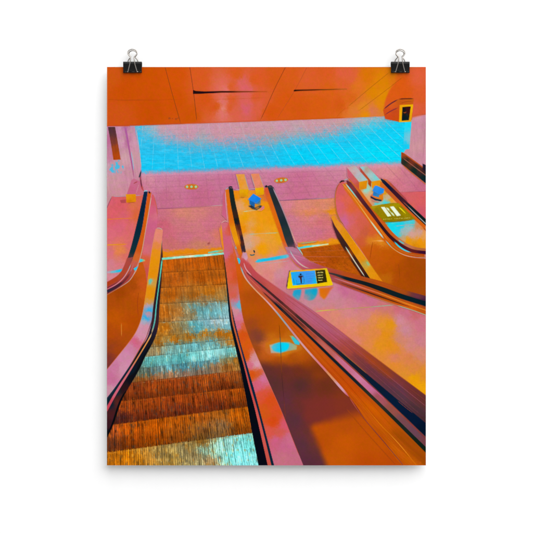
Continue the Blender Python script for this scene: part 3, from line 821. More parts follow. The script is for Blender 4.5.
# ================================================================== centre balustrade
con = Part('printed_balustrade')
mst = Part('skirt_strip', con)
ML = cr([(221, 223), (222.4, 240), (223.9, 255), (227, 277), (230, 300), (232.6, 312), (235.3, 323), (241, 345), (253.4, 387), (274.5, 467)])
MR = cr([(229.5, 222.5), (231.5, 240), (234, 255), (237.5, 280), (240.5, 304), (244, 322), (251.5, 343), (259.5, 361.5), (270.5, 386), (282, 412), (292, 437), (304, 467)])
mst.poly(ML + MR[::-1],
         field([(224, 226, '#d46c80'), (227, 240, '#d4607c'), (230, 230, '#dc5c48'), (227, 255, '#d06488'), (231, 258, '#d85830'), (230, 275, '#dc6040'), (234, 275, '#d85428'), (233, 295, '#d8604c'), (236, 300, '#d87088'), (239.5, 303, '#58b8d8'), (239, 306, '#60b8d8'), (236, 310, '#dc8898'), (240, 318, '#d87898'), (238, 325, '#d46888'), (245, 325, '#d86030'),
                (243, 335, '#d85410'), (248, 345, '#dc5c10'), (246, 355, '#d85810'), (255, 358, '#d89098'), (256, 364, '#dc9cac'), (250, 366, '#d86c88'), (252, 374, '#dc5410'), (258, 374, '#d85c28'), (262, 378, '#d470a0'), (258, 386, '#d86080'), (262, 395, '#dc5438'), (270, 400, '#dc5018'), (266, 412, '#d85818'), (275, 412, '#dc5020'), (274, 422, '#dc4c10'),
                (270, 432, '#dc5848'), (279, 432, '#d85c50'), (284, 425, '#d85870'), (276, 441, '#d06088'), (285, 445, '#cc6490'), (282, 458, '#cc7088'), (295, 458, '#c86c88'), (290, 440, '#d06c90')],
               p=4, seed=51, warp=1.4, ws=4, tint=.03), .8)
mst.line(MR[40::3], .9, field([(250, 340, '#d8784c'), (262, 368, '#e08890'), (280, 408, '#d86058'), (300, 458, '#c85038')]))
mst.line([(220.8, 224), (222.3, 240), (223.6, 252)], 1.6, field([(221, 226, '#e89820'), (223, 248, '#ec8c10')]))
mst.line([(219, 226), (221, 236), (222, 246)], 1.4, '#e88a30')
mst.line([(220.6, 223.3), (225, 221), (229, 222.3)], .9, '#d8a8a0')

pnl = Part('side_panel', con)
PR = cr([(225, 190), (226, 205), (227.5, 227), (231, 240), (236, 254), (240, 266), (245.5, 278), (255, 289), (267, 302), (279.7, 317), (304.5, 347.5), (327, 372), (347, 396), (372, 428), (402, 468)])
pnl_base = field([(224, 200, '#cc5c7c'), (226, 215, '#d0608c'), (230, 232, '#dc5030'), (234, 245, '#dc5c20'), (233, 256, '#d8602c'), (238, 268, '#d85c10'), (238, 285, '#d45408'), (241, 300, '#c45410'), (247, 285, '#c45c0c'), (246, 298, '#b04e08'), (255, 295, '#b44c0c'), (250, 310, '#bc5404'), (262, 310, '#bc5204'),
                (252, 325, '#a44818'), (256, 333, '#84402c'), (259, 338, '#7c3c30'), (263, 325, '#b44e08'), (258, 350, '#9c4414'), (264, 352, '#c85e18'), (266, 345, '#d87030'), (272, 328, '#b85406'), (280, 322, '#bc5804'), (284, 332, '#b85404'), (272, 337, '#cc6c10'), (287, 335, '#cc7010'), (300, 352, '#c4600c'), (303, 358, '#b85208'),
                (272, 357, '#c85c10'), (285, 355, '#cc6408'), (275, 362, '#a44808'), (290, 360, '#b04e08'), (306, 366, '#984008'), (270, 372, '#7c3420'), (285, 371, '#6c3028'), (300, 372, '#6c2c20'), (315, 372, '#803410'), (275, 385, '#5c3030'), (290, 383, '#582e30'), (305, 383, '#582c2c'), (320, 380, '#642c20'), (330, 388, '#7a3018'),
                (285, 400, '#683034'), (295, 400, '#6a302c'), (310, 402, '#7c3024'), (325, 402, '#7c3028'), (340, 405, '#843018'), (292, 415, '#5c303c'), (303, 415, '#84342c'), (320, 415, '#7c3028'), (345, 415, '#944010'), (298, 430, '#58303c'), (305, 424, '#74341c'), (312, 430, '#b04c0c'), (325, 425, '#a44410'), (318, 436, '#c45404'), (340, 425, '#bc5008'), (355, 425, '#c05008'),
                (302, 445, '#5c303c'), (312, 445, '#7c3c2c'), (308, 455, '#70343c'), (316, 452, '#a0480c'), (322, 445, '#c85404'), (345, 440, '#d05804'), (365, 440, '#c45404'), (305, 463, '#5a2c3c'), (318, 462, '#90400c'), (330, 458, '#cc5c08'), (360, 458, '#c04c04'), (385, 460, '#c04c04')],
               p=3.2, seed=53, warp=.7, ws=7, mot=.03, eps=16)
pnl.poly([(222, 215), (223, 195)] + [(x + (7 if y > 262 else 0), y - (5 if y > 262 else 0)) for x, y in PR] + [(425, 463), (425, 475), (400, 475)] + MR[::-1], pnl_base, 1.0)
_pf = field([(285, 372, '#6c3026'), (300, 371, '#74301e'), (320, 372, '#8a3a10'), (275, 385, '#5c3030'), (300, 385, '#582e2e'), (325, 386, '#70301c'), (285, 400, '#62303a'), (300, 402, '#6e302c'), (320, 404, '#7e3026'), (340, 406, '#8c3814'), (295, 420, '#5c303c'), (310, 415, '#7c3028'), (330, 412, '#843022'), (303, 445, '#5c303e'), (306, 463, '#5a2c3c'), (313, 440, '#70342c')], warp=.6, eps=14, mot=.03)
_po = field([(320, 432, '#c25206'), (315, 440, '#b84c06'), (345, 425, '#bc5008'), (345, 442, '#cc5804'), (375, 445, '#c45404'), (335, 460, '#c85806'), (370, 462, '#c04c04'), (395, 462, '#be4c06')], warp=.6, eps=14, mot=.03)


def panel_low(X, Y):
    n = (fbm(X / 5, Y / 5, 811) - .5) * 3
    c = _pf(X, Y)
    ctop = pnl_base(X, Y)
    # soft blocks of reflection
    m1 = ss(-3, 4, (X - 299) - (Y - 398) * .45 + n) * ss(-3, 3, Y - 400 + (X - 300) * .06 + n)
    c = mixc(c, '#80302a', m1 * .6)
    n = n * .5
    m2 = ss(-4.5, 5, (X - 309.5) - (Y - 425) * .42 + n) * ss(-4 - (X - 310) * .12, 4 + (X - 310) * .05, Y - 425.5 + (X - 310) * .22 + n)
    o = _po(X, Y)
    c = c * (1 - m2[:, None]) + o * m2[:, None]
    k = ss(360, 372, Y + n * 1.2 - (X - 285) * .12)
    return ctop * (1 - k[:, None]) + c * k[:, None]


PRw = [(x + (7 if y > 262 else 0), y - (5 if y > 262 else 0)) for x, y in PR]
pnl.poly([(262, 352)] + [(x, y) for x, y in PRw if y > 350] + [(425, 462), (425, 475), (400, 475)] + MR[::-1][:int(len(MR) * .5)], panel_low, 1.0)

# reflections of a light in the panel
pnl.poly(cr([(266, 343), (276, 338.5), (290, 339), (299, 344), (302, 349), (292, 353), (282, 356), (270, 355), (265, 350), (266, 343)], 4), field([(272, 342, '#d07410'), (285, 340, '#cc7414'), (270, 353, '#cc6828'), (285, 354, '#d07810'), (298, 348, '#c87018')], warp=.6), .6, 3.2)
pnl.poly([(269.5, 345), (279, 342.2), (289, 342), (297, 345.5), (296.5, 349.5), (288, 351), (280, 353.2), (271, 353)], field([(272, 348, '#b8b0a0'), (280, 347, '#40c0d0'), (290, 346, '#90b0a0'), (296, 347.5, '#b0b078'), (275, 352, '#c0a890')], warp=1), .6, 1.6)
pnl.poly(cr([(271.5, 347), (275, 343.8), (283, 342.6), (289, 344), (287.5, 349.5), (281, 352), (274, 351), (271.5, 347)], 4), field([(274, 348, '#48c4dc'), (284, 347, '#00d8fc'), (279, 350, '#10c8f0')], warp=1), .6, 1.8)
pnl.poly([(289.6, 335.6), (292.8, 335.8), (300, 342.3), (299.3, 345), (295, 344.2)], field([(293, 338, '#20d0ec'), (297, 342.5, '#30c8e4'), (290.5, 336.5, '#d8a840')], warp=.4), .6, 1.2)
pnl.line([(279, 322), (280.6, 345), (281.6, 372), (284, 400), (285.8, 422)], [.6, .9, .8, .7, .7], field([(280, 330, '#7c3808'), (281, 347, '#1c6c80'), (281, 362, '#8c4008'), (282, 385, '#4a2428'), (285, 415, '#7c3424')]))
pnl.poly([(235.5, 243.5), (237.5, 245.5), (238.3, 248.8), (235.6, 248.6)], '#18d8e8', .6)
pnl.poly([(237, 257.5), (239.5, 258.5), (241, 262), (239, 264.5)], '#20ccf0', .6)

# top surface
top = Part('deck', con)
TL = cr([(228.5, 190.5), (233, 205), (238, 227), (240, 245), (241, 255), (249, 268), (263, 281), (282, 296), (303, 310), (312, 316), (343, 339), (370, 360), (410, 390), (428, 402)])
TR = [(428, 305), (400, 298), (385, 294), (347, 282), (318, 274), (305, 266), (295, 258), (288.5, 246), (282, 227), (276, 210), (270, 190)]
top.poly(TL + TR,
         field([(235, 195, '#ee8c10'), (245, 203, '#f09a10'), (262, 205, '#f09810'), (240, 205, '#e8a060'), (242, 206, '#e8a870'), (268, 198, '#d86838'), (267, 205, '#f09808'), (245, 218, '#f0a008'), (262, 218, '#f09c10'), (250, 224, '#e8a050'), (272, 220, '#f0980c'), (243, 228, '#f09008'),
                (258, 230, '#f09c10'), (275, 230, '#f0a018'), (250, 238, '#e0a888'), (255, 240, '#e8a068'), (249, 245, '#d8a890'), (268, 238, '#eca038'), (280, 240, '#f0a418'), (262, 248, '#f4a008'), (275, 248, '#ec9c30'), (285, 245, '#e89048'), (252, 255, '#e89448'), (250, 260, '#e08870'), (282, 253, '#e08c70'), (288, 257, '#d87888'),
                (262, 266, '#e09088'), (275, 264, '#e0948c'), (290, 266, '#d88498'), (268, 274, '#e08880'), (280, 274, '#d48c9c'), (283, 284, '#d07c90'), (290, 294, '#c87888'), (300, 275, '#d488a0'), (310, 300, '#cc8898'), (325, 292, '#d8889c'), (335, 296, '#cf849c'), (345, 290, '#cc6c98'), (360, 298, '#cc6c94'), (372, 302, '#cc7090'), (340, 303, '#cf8494'), (322, 304, '#cc8894'), (355, 305, '#cf7c94'), (385, 304, '#d07878'),
                (322, 313, '#e08078'), (335, 316, '#e08a74'), (350, 312, '#da8888'), (350, 325, '#e48a70'), (345, 333, '#e48468'), (365, 315, '#d88480'), (374, 322, '#e48c50'), (380, 325, '#e89428'), (390, 325, '#e89418'), (385, 335, '#e89018'), (378, 332, '#e48848'), (380, 345, '#e8921c'), (390, 345, '#e89018'), (394, 350, '#e88c28'), (362, 335, '#e48850'), (368, 345, '#e48a48'), (358, 340, '#e48470'), (372, 352, '#e88c38'),
                (400, 320, '#d4889a'), (405, 330, '#d08898'), (400, 340, '#d88870'), (395, 357, '#e0845c'), (410, 345, '#d88880'), (420, 325, '#d07488'), (422, 340, '#d0808c'), (415, 312, '#cf6870'), (400, 308, '#d06c78'), (405, 312, '#cf708c'), (420, 355, '#d88870'), (408, 360, '#e0844c'), (395, 365, '#e88c30'), (405, 372, '#e49030'), (415, 368, '#e08840'), (422, 375, '#e49028'), (415, 380, '#f0a008'), (424, 388, '#f4a808')],
               p=3.6, seed=57, warp=2.2, ws=4.5, mot=.045, tint=.03), .8)
top.line([(241.5, 212), (250, 210.8), (264, 209.2)], 1.0, field([(243, 211, '#c8d0a8'), (255, 210, '#d8b878'), (262, 209, '#f0b050')]), step=.7)
top.line([(247, 234.4), (258, 233.8), (267, 233.3), (280, 232.6)], .8, field([(250, 234, '#88c8b8'), (262, 233.6, '#d8b070'), (270, 233, '#a8c8a0'), (279, 232.6, '#80d0c8')]), step=.7)
top.poly([(255, 262), (258, 259.3), (263, 258.4), (267, 258.2), (278, 256), (289, 254.2), (290, 256.5), (287, 258), (275, 260), (266, 261.3), (258, 262.6)],
         field([(258, 261, '#28c4e8'), (266, 260, '#10c4f0'), (276, 258.5, '#20c0e8'), (286, 256.5, '#30c8e8'), (289, 256, '#a8b0b8')], warp=1), .6, 1.3)
top.line([(258, 264.2), (268, 263.2), (280, 262), (291, 260.6)], .7, '#c0a8b0')
top.line([(290, 254.5), (292.5, 258), (294, 262)], 1.2, '#98a8b0')
top.line([(314.5, 311.4), (330, 310), (347, 308.8), (370, 307), (395, 304.8)], [1.1, 1, .8, .9, .9], field([(316, 311, '#a8d070'), (325, 310, '#d8c040'), (340, 309, '#c09868'), (360, 308, '#b89c50'), (385, 305.5, '#90b898')]))
# the reflection of the sign in the polished deck
top.poly(cr([(293.5, 291), (296, 289.5), (301, 289.3), (300.5, 296), (298.5, 300), (295, 298), (292.5, 295)], 4), field([(296, 293, '#18a8d0'), (299, 292, '#20a0cc'), (298, 298, '#68a0b4')], warp=.8), .6, 2.2)
top.poly(cr([(305, 289.5), (311, 288.8), (317, 288.5), (317, 294), (314, 299), (309, 300.5), (304, 298.5)], 4), field([(308, 292, '#28a4c4'), (314, 291, '#08a8d0'), (312, 297, '#40a4b8'), (306, 298, '#a88c98')], warp=1), .6, 2.4)
top.poly(cr([(319, 288.2), (326, 287.5), (333, 286.8), (330, 291), (327, 296), (324, 299), (320, 296)], 4), field([(322, 290, '#e07008'), (328, 289, '#e06c18'), (324, 296, '#e07410'), (331, 288, '#d8684c')], warp=1), .6, 2.6)
top.line([(288, 289.6), (300, 288.8), (333, 285)], 1.0, '#e07838')
tap = Part('small_latch', con)
tap.line([(249.5, 254.3), (251.5, 255.2), (253.8, 254.8), (255, 253.6)], 1.3, field([(250, 254.5, '#384850'), (253, 255, '#1888a0'), (254.8, 254, '#102838')]))
tap.line([(254.6, 253.2), (254.2, 251.3), (253.3, 250)], 1.5, '#183040')
tap.line([(254.8, 255.4), (256, 254.6)], 1.2, '#c86890')

# ---- left rail of the centre balustrade
hc = Part('handrail', con)
hc.poly([(225.3, 189.5), (230, 189), (233, 203), (235.8, 222), (239, 238), (243, 252), (241, 262), (238, 253), (233, 238), (229, 224), (227, 205)],
        field([(228, 193, '#dc7014'), (230, 205, '#e06c0c'), (232, 218, '#e0700c'), (235, 232, '#ea940c'), (236, 240, '#f09c10'), (239, 250, '#e07010'), (240, 258, '#d05c28')], warp=.5))
hc.line([(225.2, 189.8), (226, 205), (228, 224)], 1.0, field([(225, 195, '#d4a0a8'), (227, 215, '#d890a0')]))
hc.line([(225, 190), (226.8, 188.5), (228.2, 187.3)], 1.2, '#a0a0b0')
hc.poly(cr([(228.6, 187.5), (230.5, 203), (234.3, 222), (237.5, 235), (240.5, 246), (242, 253)]) + cr([(246, 252), (244.3, 243), (241.5, 230), (238.5, 216), (235.5, 203), (233, 188.3)]),
        field([(231, 192, '#18282c'), (233, 205, '#1c2420'), (236.5, 215, '#38241c'), (236, 222, '#141c20'), (240, 226, '#5a2818'), (239, 234, '#78341c'), (242, 238, '#302028'), (241, 243, '#58281c'), (244, 248, '#2c2830'), (243, 252, '#482c3c')], p=4, warp=.6))
hc.line([(235.4, 222), (238.5, 235), (241, 246)], [.6, 1.6, 1], field([(236, 225, '#7c3c1c'), (240, 242, '#c86818')]))
hc.line([(228.3, 187.6), (230.5, 186.8), (232.8, 187.6)], 1.6, '#283034')
hc.line([(233, 189), (240, 189.6), (252, 189), (263, 187.5)], .8, '#b0a8b4')

# ---- lower rail that sweeps to the right edge (the bands of polished metal)
low = Part('handrail', con)
L1 = cr([(243, 251), (247.5, 259.5), (256, 271.5), (267, 280), (286.5, 293.5), (307.5, 307), (316, 313), (347, 336), (374, 356.5), (414.5, 387), (428, 397)])
L6 = cr([(240, 262), (240.5, 267), (245.5, 278), (255, 290), (267, 302), (279.7, 316.5), (304.5, 347), (327, 372), (340.5, 387.3), (353, 401.5), (372, 428), (403, 468)])
low.poly(L1 + [(428, 468)] + L6[::-1],
         field([(245, 256, '#d89098'), (245, 264, '#c84848'), (250, 270, '#c04850'), (256, 277, '#c04c54'), (262, 284, '#b84844'), (270, 288, '#c8584c'), (280, 296, '#c05058'), (292, 303, '#c05870'), (300, 309, '#c06080'), (310, 316, '#bc6084'), (325, 327, '#b85c80'), (335, 338, '#b85470'), (345, 344, '#b04c48'), (340, 334, '#bc5c78'),
                (355, 350, '#a84430'), (352, 346, '#a84848'), (347, 350, '#b04838'), (358, 358, '#78383c'), (370, 360, '#a8441c'), (372, 370, '#6c3440'), (385, 372, '#9c401c'), (385, 380, '#683440'), (400, 383, '#803838'), (400, 395, '#583844'), (410, 390, '#743030'), (420, 398, '#64302c'), (418, 410, '#4c3038'), (400, 388, '#64384c'), (425, 420, '#482830'), (392, 390, '#5a3444'),
                (262, 298, '#c85828'), (275, 311, '#d45c18'), (290, 327, '#cc5410'), (305, 342, '#cc540c'), (320, 358, '#c85408'), (335, 372, '#c44c08'), (350, 388, '#c84c04'), (355, 398, '#c85408'), (372, 410, '#d05c00'), (385, 425, '#c85804'), (400, 437, '#a84c04'), (395, 450, '#d06004'), (410, 445, '#a84c04'), (420, 458, '#a44a04'), (365, 415, '#c85808'), (380, 440, '#c05004'), (395, 460, '#c45404'), (412, 462, '#cc6004')],
               p=3.4, seed=61, warp=.6, ws=5, mot=.02, eps=4, rot=.66, along=.3, streak=(.06, .70, 60, 1.1)), .6)
L2 = cr([(246, 271.5), (267, 288.5), (302, 318.5), (347, 357), (388, 391.5), (430, 426.5)], 12)
L3 = cr([(246.5, 273), (267, 291.5), (302, 322.5), (347, 362), (388, 400.5), (430, 441)], 12)
low.poly(L2 + L3[::-1], field([(248, 273, '#5a2c30'), (260, 284, '#302830'), (275, 297, '#4a2428'), (290, 311, '#6c302c'), (302, 320, '#3c2828'), (320, 336, '#38282c'), (335, 350, '#202030'), (347, 359, '#14202c'), (360, 370, '#181c2c'), (375, 383, '#081c34'), (395, 402, '#041c38'), (412, 418, '#041834'), (424, 430, '#02142c')], warp=.4), .8)
low.line([(340, 350.8), (355, 363.5), (368, 374.5)], .6, '#b8702c')
low.line([(396, 399.5), (405, 407), (414, 414)], .6, '#984838')
# pink stripe
P1 = [(267, 293.5), (302, 325), (347, 367), (388, 406), (430, 446.5)]
low.line(P1, [1.6, 2.8, 5, 6.4, 8.5], field([(268, 294, '#b04c58'), (284, 308, '#7c3830'), (300, 322, '#6c3028'), (310, 334, '#a84830'), (325, 347, '#c0645c'), (347, 366, '#cc6c94'), (360, 377, '#d078a4'), (370, 387, '#cc6ca0'), (380, 398, '#a85460'), (392, 410, '#985048'), (402, 421, '#7a4850'), (415, 433, '#6c4454'), (425, 442, '#784048')], warp=.4), step=.8)
low.line([(366, 381.5), (390, 404), (412, 425), (432, 444.5)], [.8, 1.2, 1.5, 1.6], field([(375, 391, '#c8589c'), (390, 407, '#a84c3c'), (410, 427, '#8c3c38'), (424, 440, '#7c3838')]))
# dark line below it
low.line([(262, 291), (281.5, 309.5), (305, 332), (347, 373), (388, 412.5), (430, 454)], [1.2, 2.6, 2.5, 3.0, 3.4, 4.4], field([(268, 297, '#6a3028'), (281, 308, '#10202c'), (300, 327, '#14202c'), (322, 348, '#0c1c28'), (347, 372, '#10202c'), (375, 400, '#282c24'), (400, 425, '#182420'), (425, 450, '#102018')], warp=.3), step=.8)
# pale inner edge
low.line([(240.3, 266), (245.5, 278), (255, 289.5), (267, 301.5), (279.7, 316), (304.5, 347), (327, 372), (340.5, 387.3), (349, 397)], [1.4, 1.5, 1.4, 1.6, 1.8, 2.0, 2.2, 2.6, 1.5],
         field([(240.5, 267, '#80b8c8'), (246, 279, '#d8a898'), (258, 293, '#e0a078'), (270, 305, '#dca0a8'), (282, 319, '#98a8b0'), (292, 332, '#c890a0'), (305, 348, '#d8a0a8'), (322, 367, '#d87888'), (330, 376, '#dc9060'), (340, 387, '#d8a0b0'), (349, 397, '#cc6880')], warp=.3), step=.8)
low.line([(349, 397), (362, 416), (384, 442), (403, 465)], [1.2, .9, .8, .8], field([(350, 400, '#b85040'), (365, 420, '#8a3c34'), (384, 442, '#6c3438'), (400, 461, '#84403c')]))
low.line([(364, 405), (379, 423), (399, 444), (417, 466)], [.5, .8, .9, .9], field([(366, 408, '#d86808'), (380, 424, '#e07808'), (400, 445, '#ec8c20'), (415, 463, '#d87008')]))
low.line([(345, 407), (366, 432), (395, 464)], .7, '#a44410')
low.line(L1[12::3], .8, field([(265, 279, '#d06c70'), (300, 303, '#b06880'), (330, 324, '#b85868'), (360, 346, '#c8703c'), (390, 369, '#c06424'), (420, 391, '#984c20')]))
def between(f, y0=285, n=9):
    """a path a fraction f of the way from the rail's upper edge to its inner edge"""
    t = np.linspace(0, 1, n)
    A = np.array(L1); B = np.array(L6)

    def at(P, tt):
        d = np.concatenate([[0], np.cumsum(np.hypot(*np.diff(P, axis=0).T))]); d /= d[-1]
        return np.stack([np.interp(tt, d, P[:, 0]), np.interp(tt, d, P[:, 1])], 1)
    # end the inner edge where it would meet the sheet's corner region
    Q = at(A, t) * (1 - f) + at(B, t) * f
    return [tuple(q) for q in Q if q[1] > y0]


for f, w, c in ((.06, .7, '#98442c'), (.12, .6, '#b8607c'), (.19, .7, '#8c3c44'), (.26, .5, '#a05058'), (.70, .6, '#a84006'), (.76, .5, '#dc6c10'), (.82, .7, '#9c3c04'), (.88, .5, '#e0781c'), (.94, .6, '#a03c08')):
    def tint(X, Y, c=c):
        u, ok = under(X, Y, len(CANVAS))
        return mixc(u, c, .22 + .5 * vn(X / 22, Y / 22, int(ord(c[3]))) * .8)
    low.line(between(f, 292), w, tint)
# curl of the rail where it bends
low.line([(243.5, 262), (246, 269), (252, 276)], 1.2, '#e0a0a8')
low.line([(242.5, 264), (244, 270), (250, 279), (262, 290.5)], .9, '#d86848')
low.poly([(243, 253), (246.5, 252.5), (248, 258), (246, 260.5), (243.5, 258)], field([(245, 255, '#c890b4'), (246, 258, '#d8a0b0')], warp=.5), .6)

# ================================================================== second escalator (middle right)
es2 = Part('printed_escalator')
E2 = [((298.5, 249.5), (342, 243.5)), ((300.5, 252.3), (346, 250)), ((303.5, 256.5), (351, 257)), ((310, 261), (357, 265)), ((326, 267), (366, 277))]
for k in range(4):
    st = Part('step', es2)
    (a, b), (d, c) = E2[k], E2[k + 1]

    def f2(X, Y, k=k):
        c = field([(303, 252, '#b8560c'), (315, 250, '#b05008'), (330, 248, '#b45408'), (340, 250, '#b05008'), (315, 258, '#b4500c'), (335, 260, '#a84804'), (345, 262, '#b05008'), (340, 268, '#bc5808'), (352, 270, '#b85408'), (322, 264, '#b84e10')], seed=71 + k, streak=(.09, .75, 7, .9))(X, Y)
        c = c * (1 + (vn(X / .7, Y / .7, 900) - .5) * .16 + (vn(X / 2.5, Y / .8, 901) - .5) * .10)[:, None]
        return c
    st.poly([a, b, c, d], f2, .6)
    st.line([a, b], .7, ['', '#9c4408', '#a04a0c', '#a44c10'][k] or '#c8782c')
c2 = Part('comb_plate', es2)
c2.poly([(298, 247.5), (305, 246), (318, 244.5), (328.5, 243.3), (328.5, 244.8), (312, 247), (299.5, 248.8)], field([(300, 248, '#28d8ec'), (308, 246.5, '#40e0e8'), (315, 245.5, '#b8f0e0'), (325, 244.3, '#d8d8a0')], warp=.8), .6)
c2.line([(298, 243.6), (310, 242.3), (318, 241.2)], .8, '#80c890')
c2.line([(328, 244), (342, 243)], .8, '#d88818')
c2.line([(300, 246), (312, 244.5), (325, 242.5)], .7, '#f0b048')

# ---- right-hand balustrade
rb = Part('printed_balustrade')
rp = Part('side_panel', rb)
RT = cr([(340, 181.5), (343, 181), (347, 186), (355, 196), (362, 205), (370, 217), (377, 227.5), (384, 238.5), (392, 247), (402, 253.5), (413, 257.5), (428, 259)])
rp.poly(RT + [(428, 298), (402, 290), (383, 283), (369, 262), (353, 238), (345, 227)] + cr([(340, 220), (336.5, 211), (335.2, 198), (336.8, 188), (340, 181.5)]),
        field([(341, 190, '#d85c60'), (345, 200, '#e06450'), (340, 205, '#dc6070'), (352, 208, '#e0643c'), (350, 220, '#d86468'), (345, 222, '#d0649c'), (360, 222, '#d8604c'), (365, 232, '#cc5c40'), (355, 232, '#d86458'), (362, 242, '#d05c34'), (372, 232, '#d8602c'), (371, 240, '#dc8020'), (380, 241, '#e0841c'), (366, 250, '#cc5c10'),
               (375, 250, '#c85c08'), (373, 262, '#c4580a'), (385, 255, '#c45804'), (395, 258, '#c05404'), (385, 270, '#bc5404'), (400, 270, '#b04c04'), (412, 265, '#a84804'), (422, 270, '#a44804'), (418, 262, '#a84a08'), (400, 282, '#b04c04'), (420, 282, '#a84804'), (385, 278, '#c06408'), (410, 275, '#a84804'), (423, 290, '#a84c08')],
              p=3.6, seed=73, warp=1.5, ws=5, mot=.04), .9)
rp.line(cr([(345, 227), (340, 220), (336.5, 211), (335.2, 198), (336.8, 188), (340.5, 182)], 3), 1.1, field([(340, 222, '#a8642c'), (335, 200, '#b87028'), (339, 184, '#a85828')]))
rp.line([(340, 183), (347.5, 190.5), (360, 208), (374, 227)], .8, field([(341, 185, '#a86040'), (360, 207, '#c85a20')]))
rp.line([(372.8, 241), (371.2, 250), (369.8, 260)], 1.0, '#a84808')
rp.line([(398, 262), (399.5, 272), (399, 282)], .6, '#984408')
rp.line([(370, 241.4), (376, 240.8), (384, 241)], [.6, 1.4, 1.5], field([(372, 241, '#e89028'), (382, 241, '#f0b070')]))
rk = Part('skirt_strip', rb)
rk.poly([(331, 217), (334, 215), (347, 231), (384, 283.5), (369, 278), (347, 244), (335, 227)],
        field([(334, 218, '#e8941c'), (340, 225, '#e89428'), (348, 234, '#e0900c'), (355, 248, '#e88e08'), (363, 258, '#e89010'), (367, 263, '#c0a848'), (372, 270, '#e8940c'), (380, 280, '#e88c0c')], warp=.8, mot=.06), .8)
rk.poly([(366, 262), (368.5, 261), (370.5, 265), (368, 266)], field([(368, 264, '#80c8a0'), (370, 263, '#d8a838')], warp=.6), .6)
rk.poly([(331, 216.5), (335, 226), (347, 243.5), (371, 279.5), (361.5, 276.5), (347, 255), (337, 238), (332.5, 226)],
        field([(333, 220, '#6a2c38'), (336, 228, '#48242c'), (345, 244, '#3a2020'), (355, 260, '#38201c'), (366, 276, '#2c1c18'), (348, 256, '#a04408'), (355, 270, '#502410'), (360, 274, '#58200c')], warp=.5))
rk.line([(345, 246), (354, 260.5), (365, 277)], [1.4, 1.3, 1.2], field([(346, 248, '#b0d8c8'), (352, 256, '#d8c8b0'), (362, 273, '#c8d0c0')]), step=.7)
rk.line([(333, 215.5), (344, 227.5), (360, 250), (383, 282)], .7, field([(335, 218, '#d87838'), (360, 250, '#f0a828'), (380, 278, '#c87008')]))

rd = Part('deck', rb)
rd.poly([(348, 179), (360, 177), (380, 179), (428, 226), (428, 253), (414, 250.5), (404, 246), (394, 238.5), (382, 225)],
        field([(352, 182, '#e07838'), (358, 191, '#e89850'), (362, 195, '#e8a060'), (366, 190.5, '#98d8c8'), (370, 196, '#e0a878'), (366, 200, '#e8a068'), (372, 203, '#e09870'), (378, 192, '#e89c20'), (385, 192, '#e89818'), (388, 197, '#c8b090'), (381, 200, '#d0b098'), (386, 203, '#40d8e0'), (380, 204, '#78d0c8'), (392, 200, '#f0a020'), (376, 205, '#50d0d8'), (396, 203, '#e8a050'),
               (384, 222, '#d06c30'), (390, 224, '#10e0f0'), (400, 226, '#10d8f0'), (396, 234, '#30d0e8'), (394, 230, '#10e0f4'), (410, 223, '#40d0e0'), (408, 229, '#a0c0c0'), (404, 232, '#a8b8b8'), (420, 232, '#d0a098'), (412, 234, '#d8a090'), (402, 240, '#c8a070'), (408, 242, '#f09808'), (420, 242, '#f09808'), (415, 248, '#e08808'), (424, 228, '#e08030'), (418, 226, '#d88850'), (424, 235, '#e8a050')],
              p=4, seed=79, warp=1.2, ws=3, tint=.03), .7)
rd.line([(389, 223.5), (400, 221.8), (415, 220.5)], 1.0, '#68d8e0')
rd.line([(393, 226.5), (406, 225), (418, 224)], .7, '#c0a0a0')
rd.line([(412, 246.6), (420, 249), (427, 250)], 1.3, '#9ca8b0')
rd.line([(423, 226.5), (425, 229.5), (426.5, 231)], 1.4, '#b85010')

rh = Part('handrail', rb)
RC = [(346.5, 180.5), (355, 191), (363, 201.8), (372, 213.5), (382, 227), (389.5, 236), (397.5, 243), (405.5, 248), (414, 251.2), (427, 252.8)]
rh.line([(x - 2.3, y + 2.6) for x, y in RC], 8.5, field([(345, 184, '#d86c28'), (358, 200, '#dc6c18'), (372, 220, '#dc6414'), (384, 236, '#d4600c'), (398, 248, '#c85808'), (420, 256, '#c04c0c')], warp=.4), step=.8)
rh.line([(x + 2.2, y - 2.0) for x, y in RC], 4, field([(350, 180, '#d06a30'), (360, 195, '#d8681c'), (375, 213, '#d46014'), (390, 233, '#c85a1c'), (405, 246, '#c07850'), (420, 251, '#b86838')], warp=.4), step=.8)
rh.line(RC, [4.6, 4.4, 4, 3.6, 3.2, 3.4, 3.8, 3.6, 3.4, 3.4], field([(347, 181, '#6a2c34'), (353, 188, '#80343c'), (360, 197, '#5c2430'), (368, 208, '#48202c'), (376, 219, '#582024'), (383, 228, '#2c1420'), (392, 239, '#38141c'), (402, 246, '#4c1820'), (412, 250.5, '#601c20'), (424, 252.5, '#3c0c2c')], warp=.4), step=.8)
rh.line([(344.8, 182.8), (350, 189), (355, 195.5), (363, 206.5)], [1, 1.4, 1.2, .8], field([(346, 184, '#a8d8d0'), (352, 191, '#78d8d0'), (360, 202, '#d8a860')]), step=.7)
rh.line([(341.5, 183), (348, 190), (358, 203.5), (369, 219), (376, 228.5), (384, 239)], [1, 1.1, 1.0, 1.3, 1.7, 1.6], field([(343, 185, '#e8a030'), (355, 199, '#e89c28'), (368, 217, '#e8a850'), (375, 227, '#d0d8b8'), (382, 236.5, '#c8e0d8'), (384, 239, '#50c8d0')]), step=.7)
rh.line([(378.5, 227), (386, 237.5), (395, 247), (406, 253), (426, 257)], .8, field([(380, 229, '#e89028'), (395, 247, '#c86c20'), (424, 257, '#b07030')]))
rh.line([(393.5, 240.8), (399, 246.4), (405, 250.3), (412, 252.9)], [1.2, 1.7, 1.6, 1.0], field([(395, 242.5, '#20d0ec'), (402, 248.5, '#38d0e8'), (410, 252, '#58c8d8')]), step=.7)
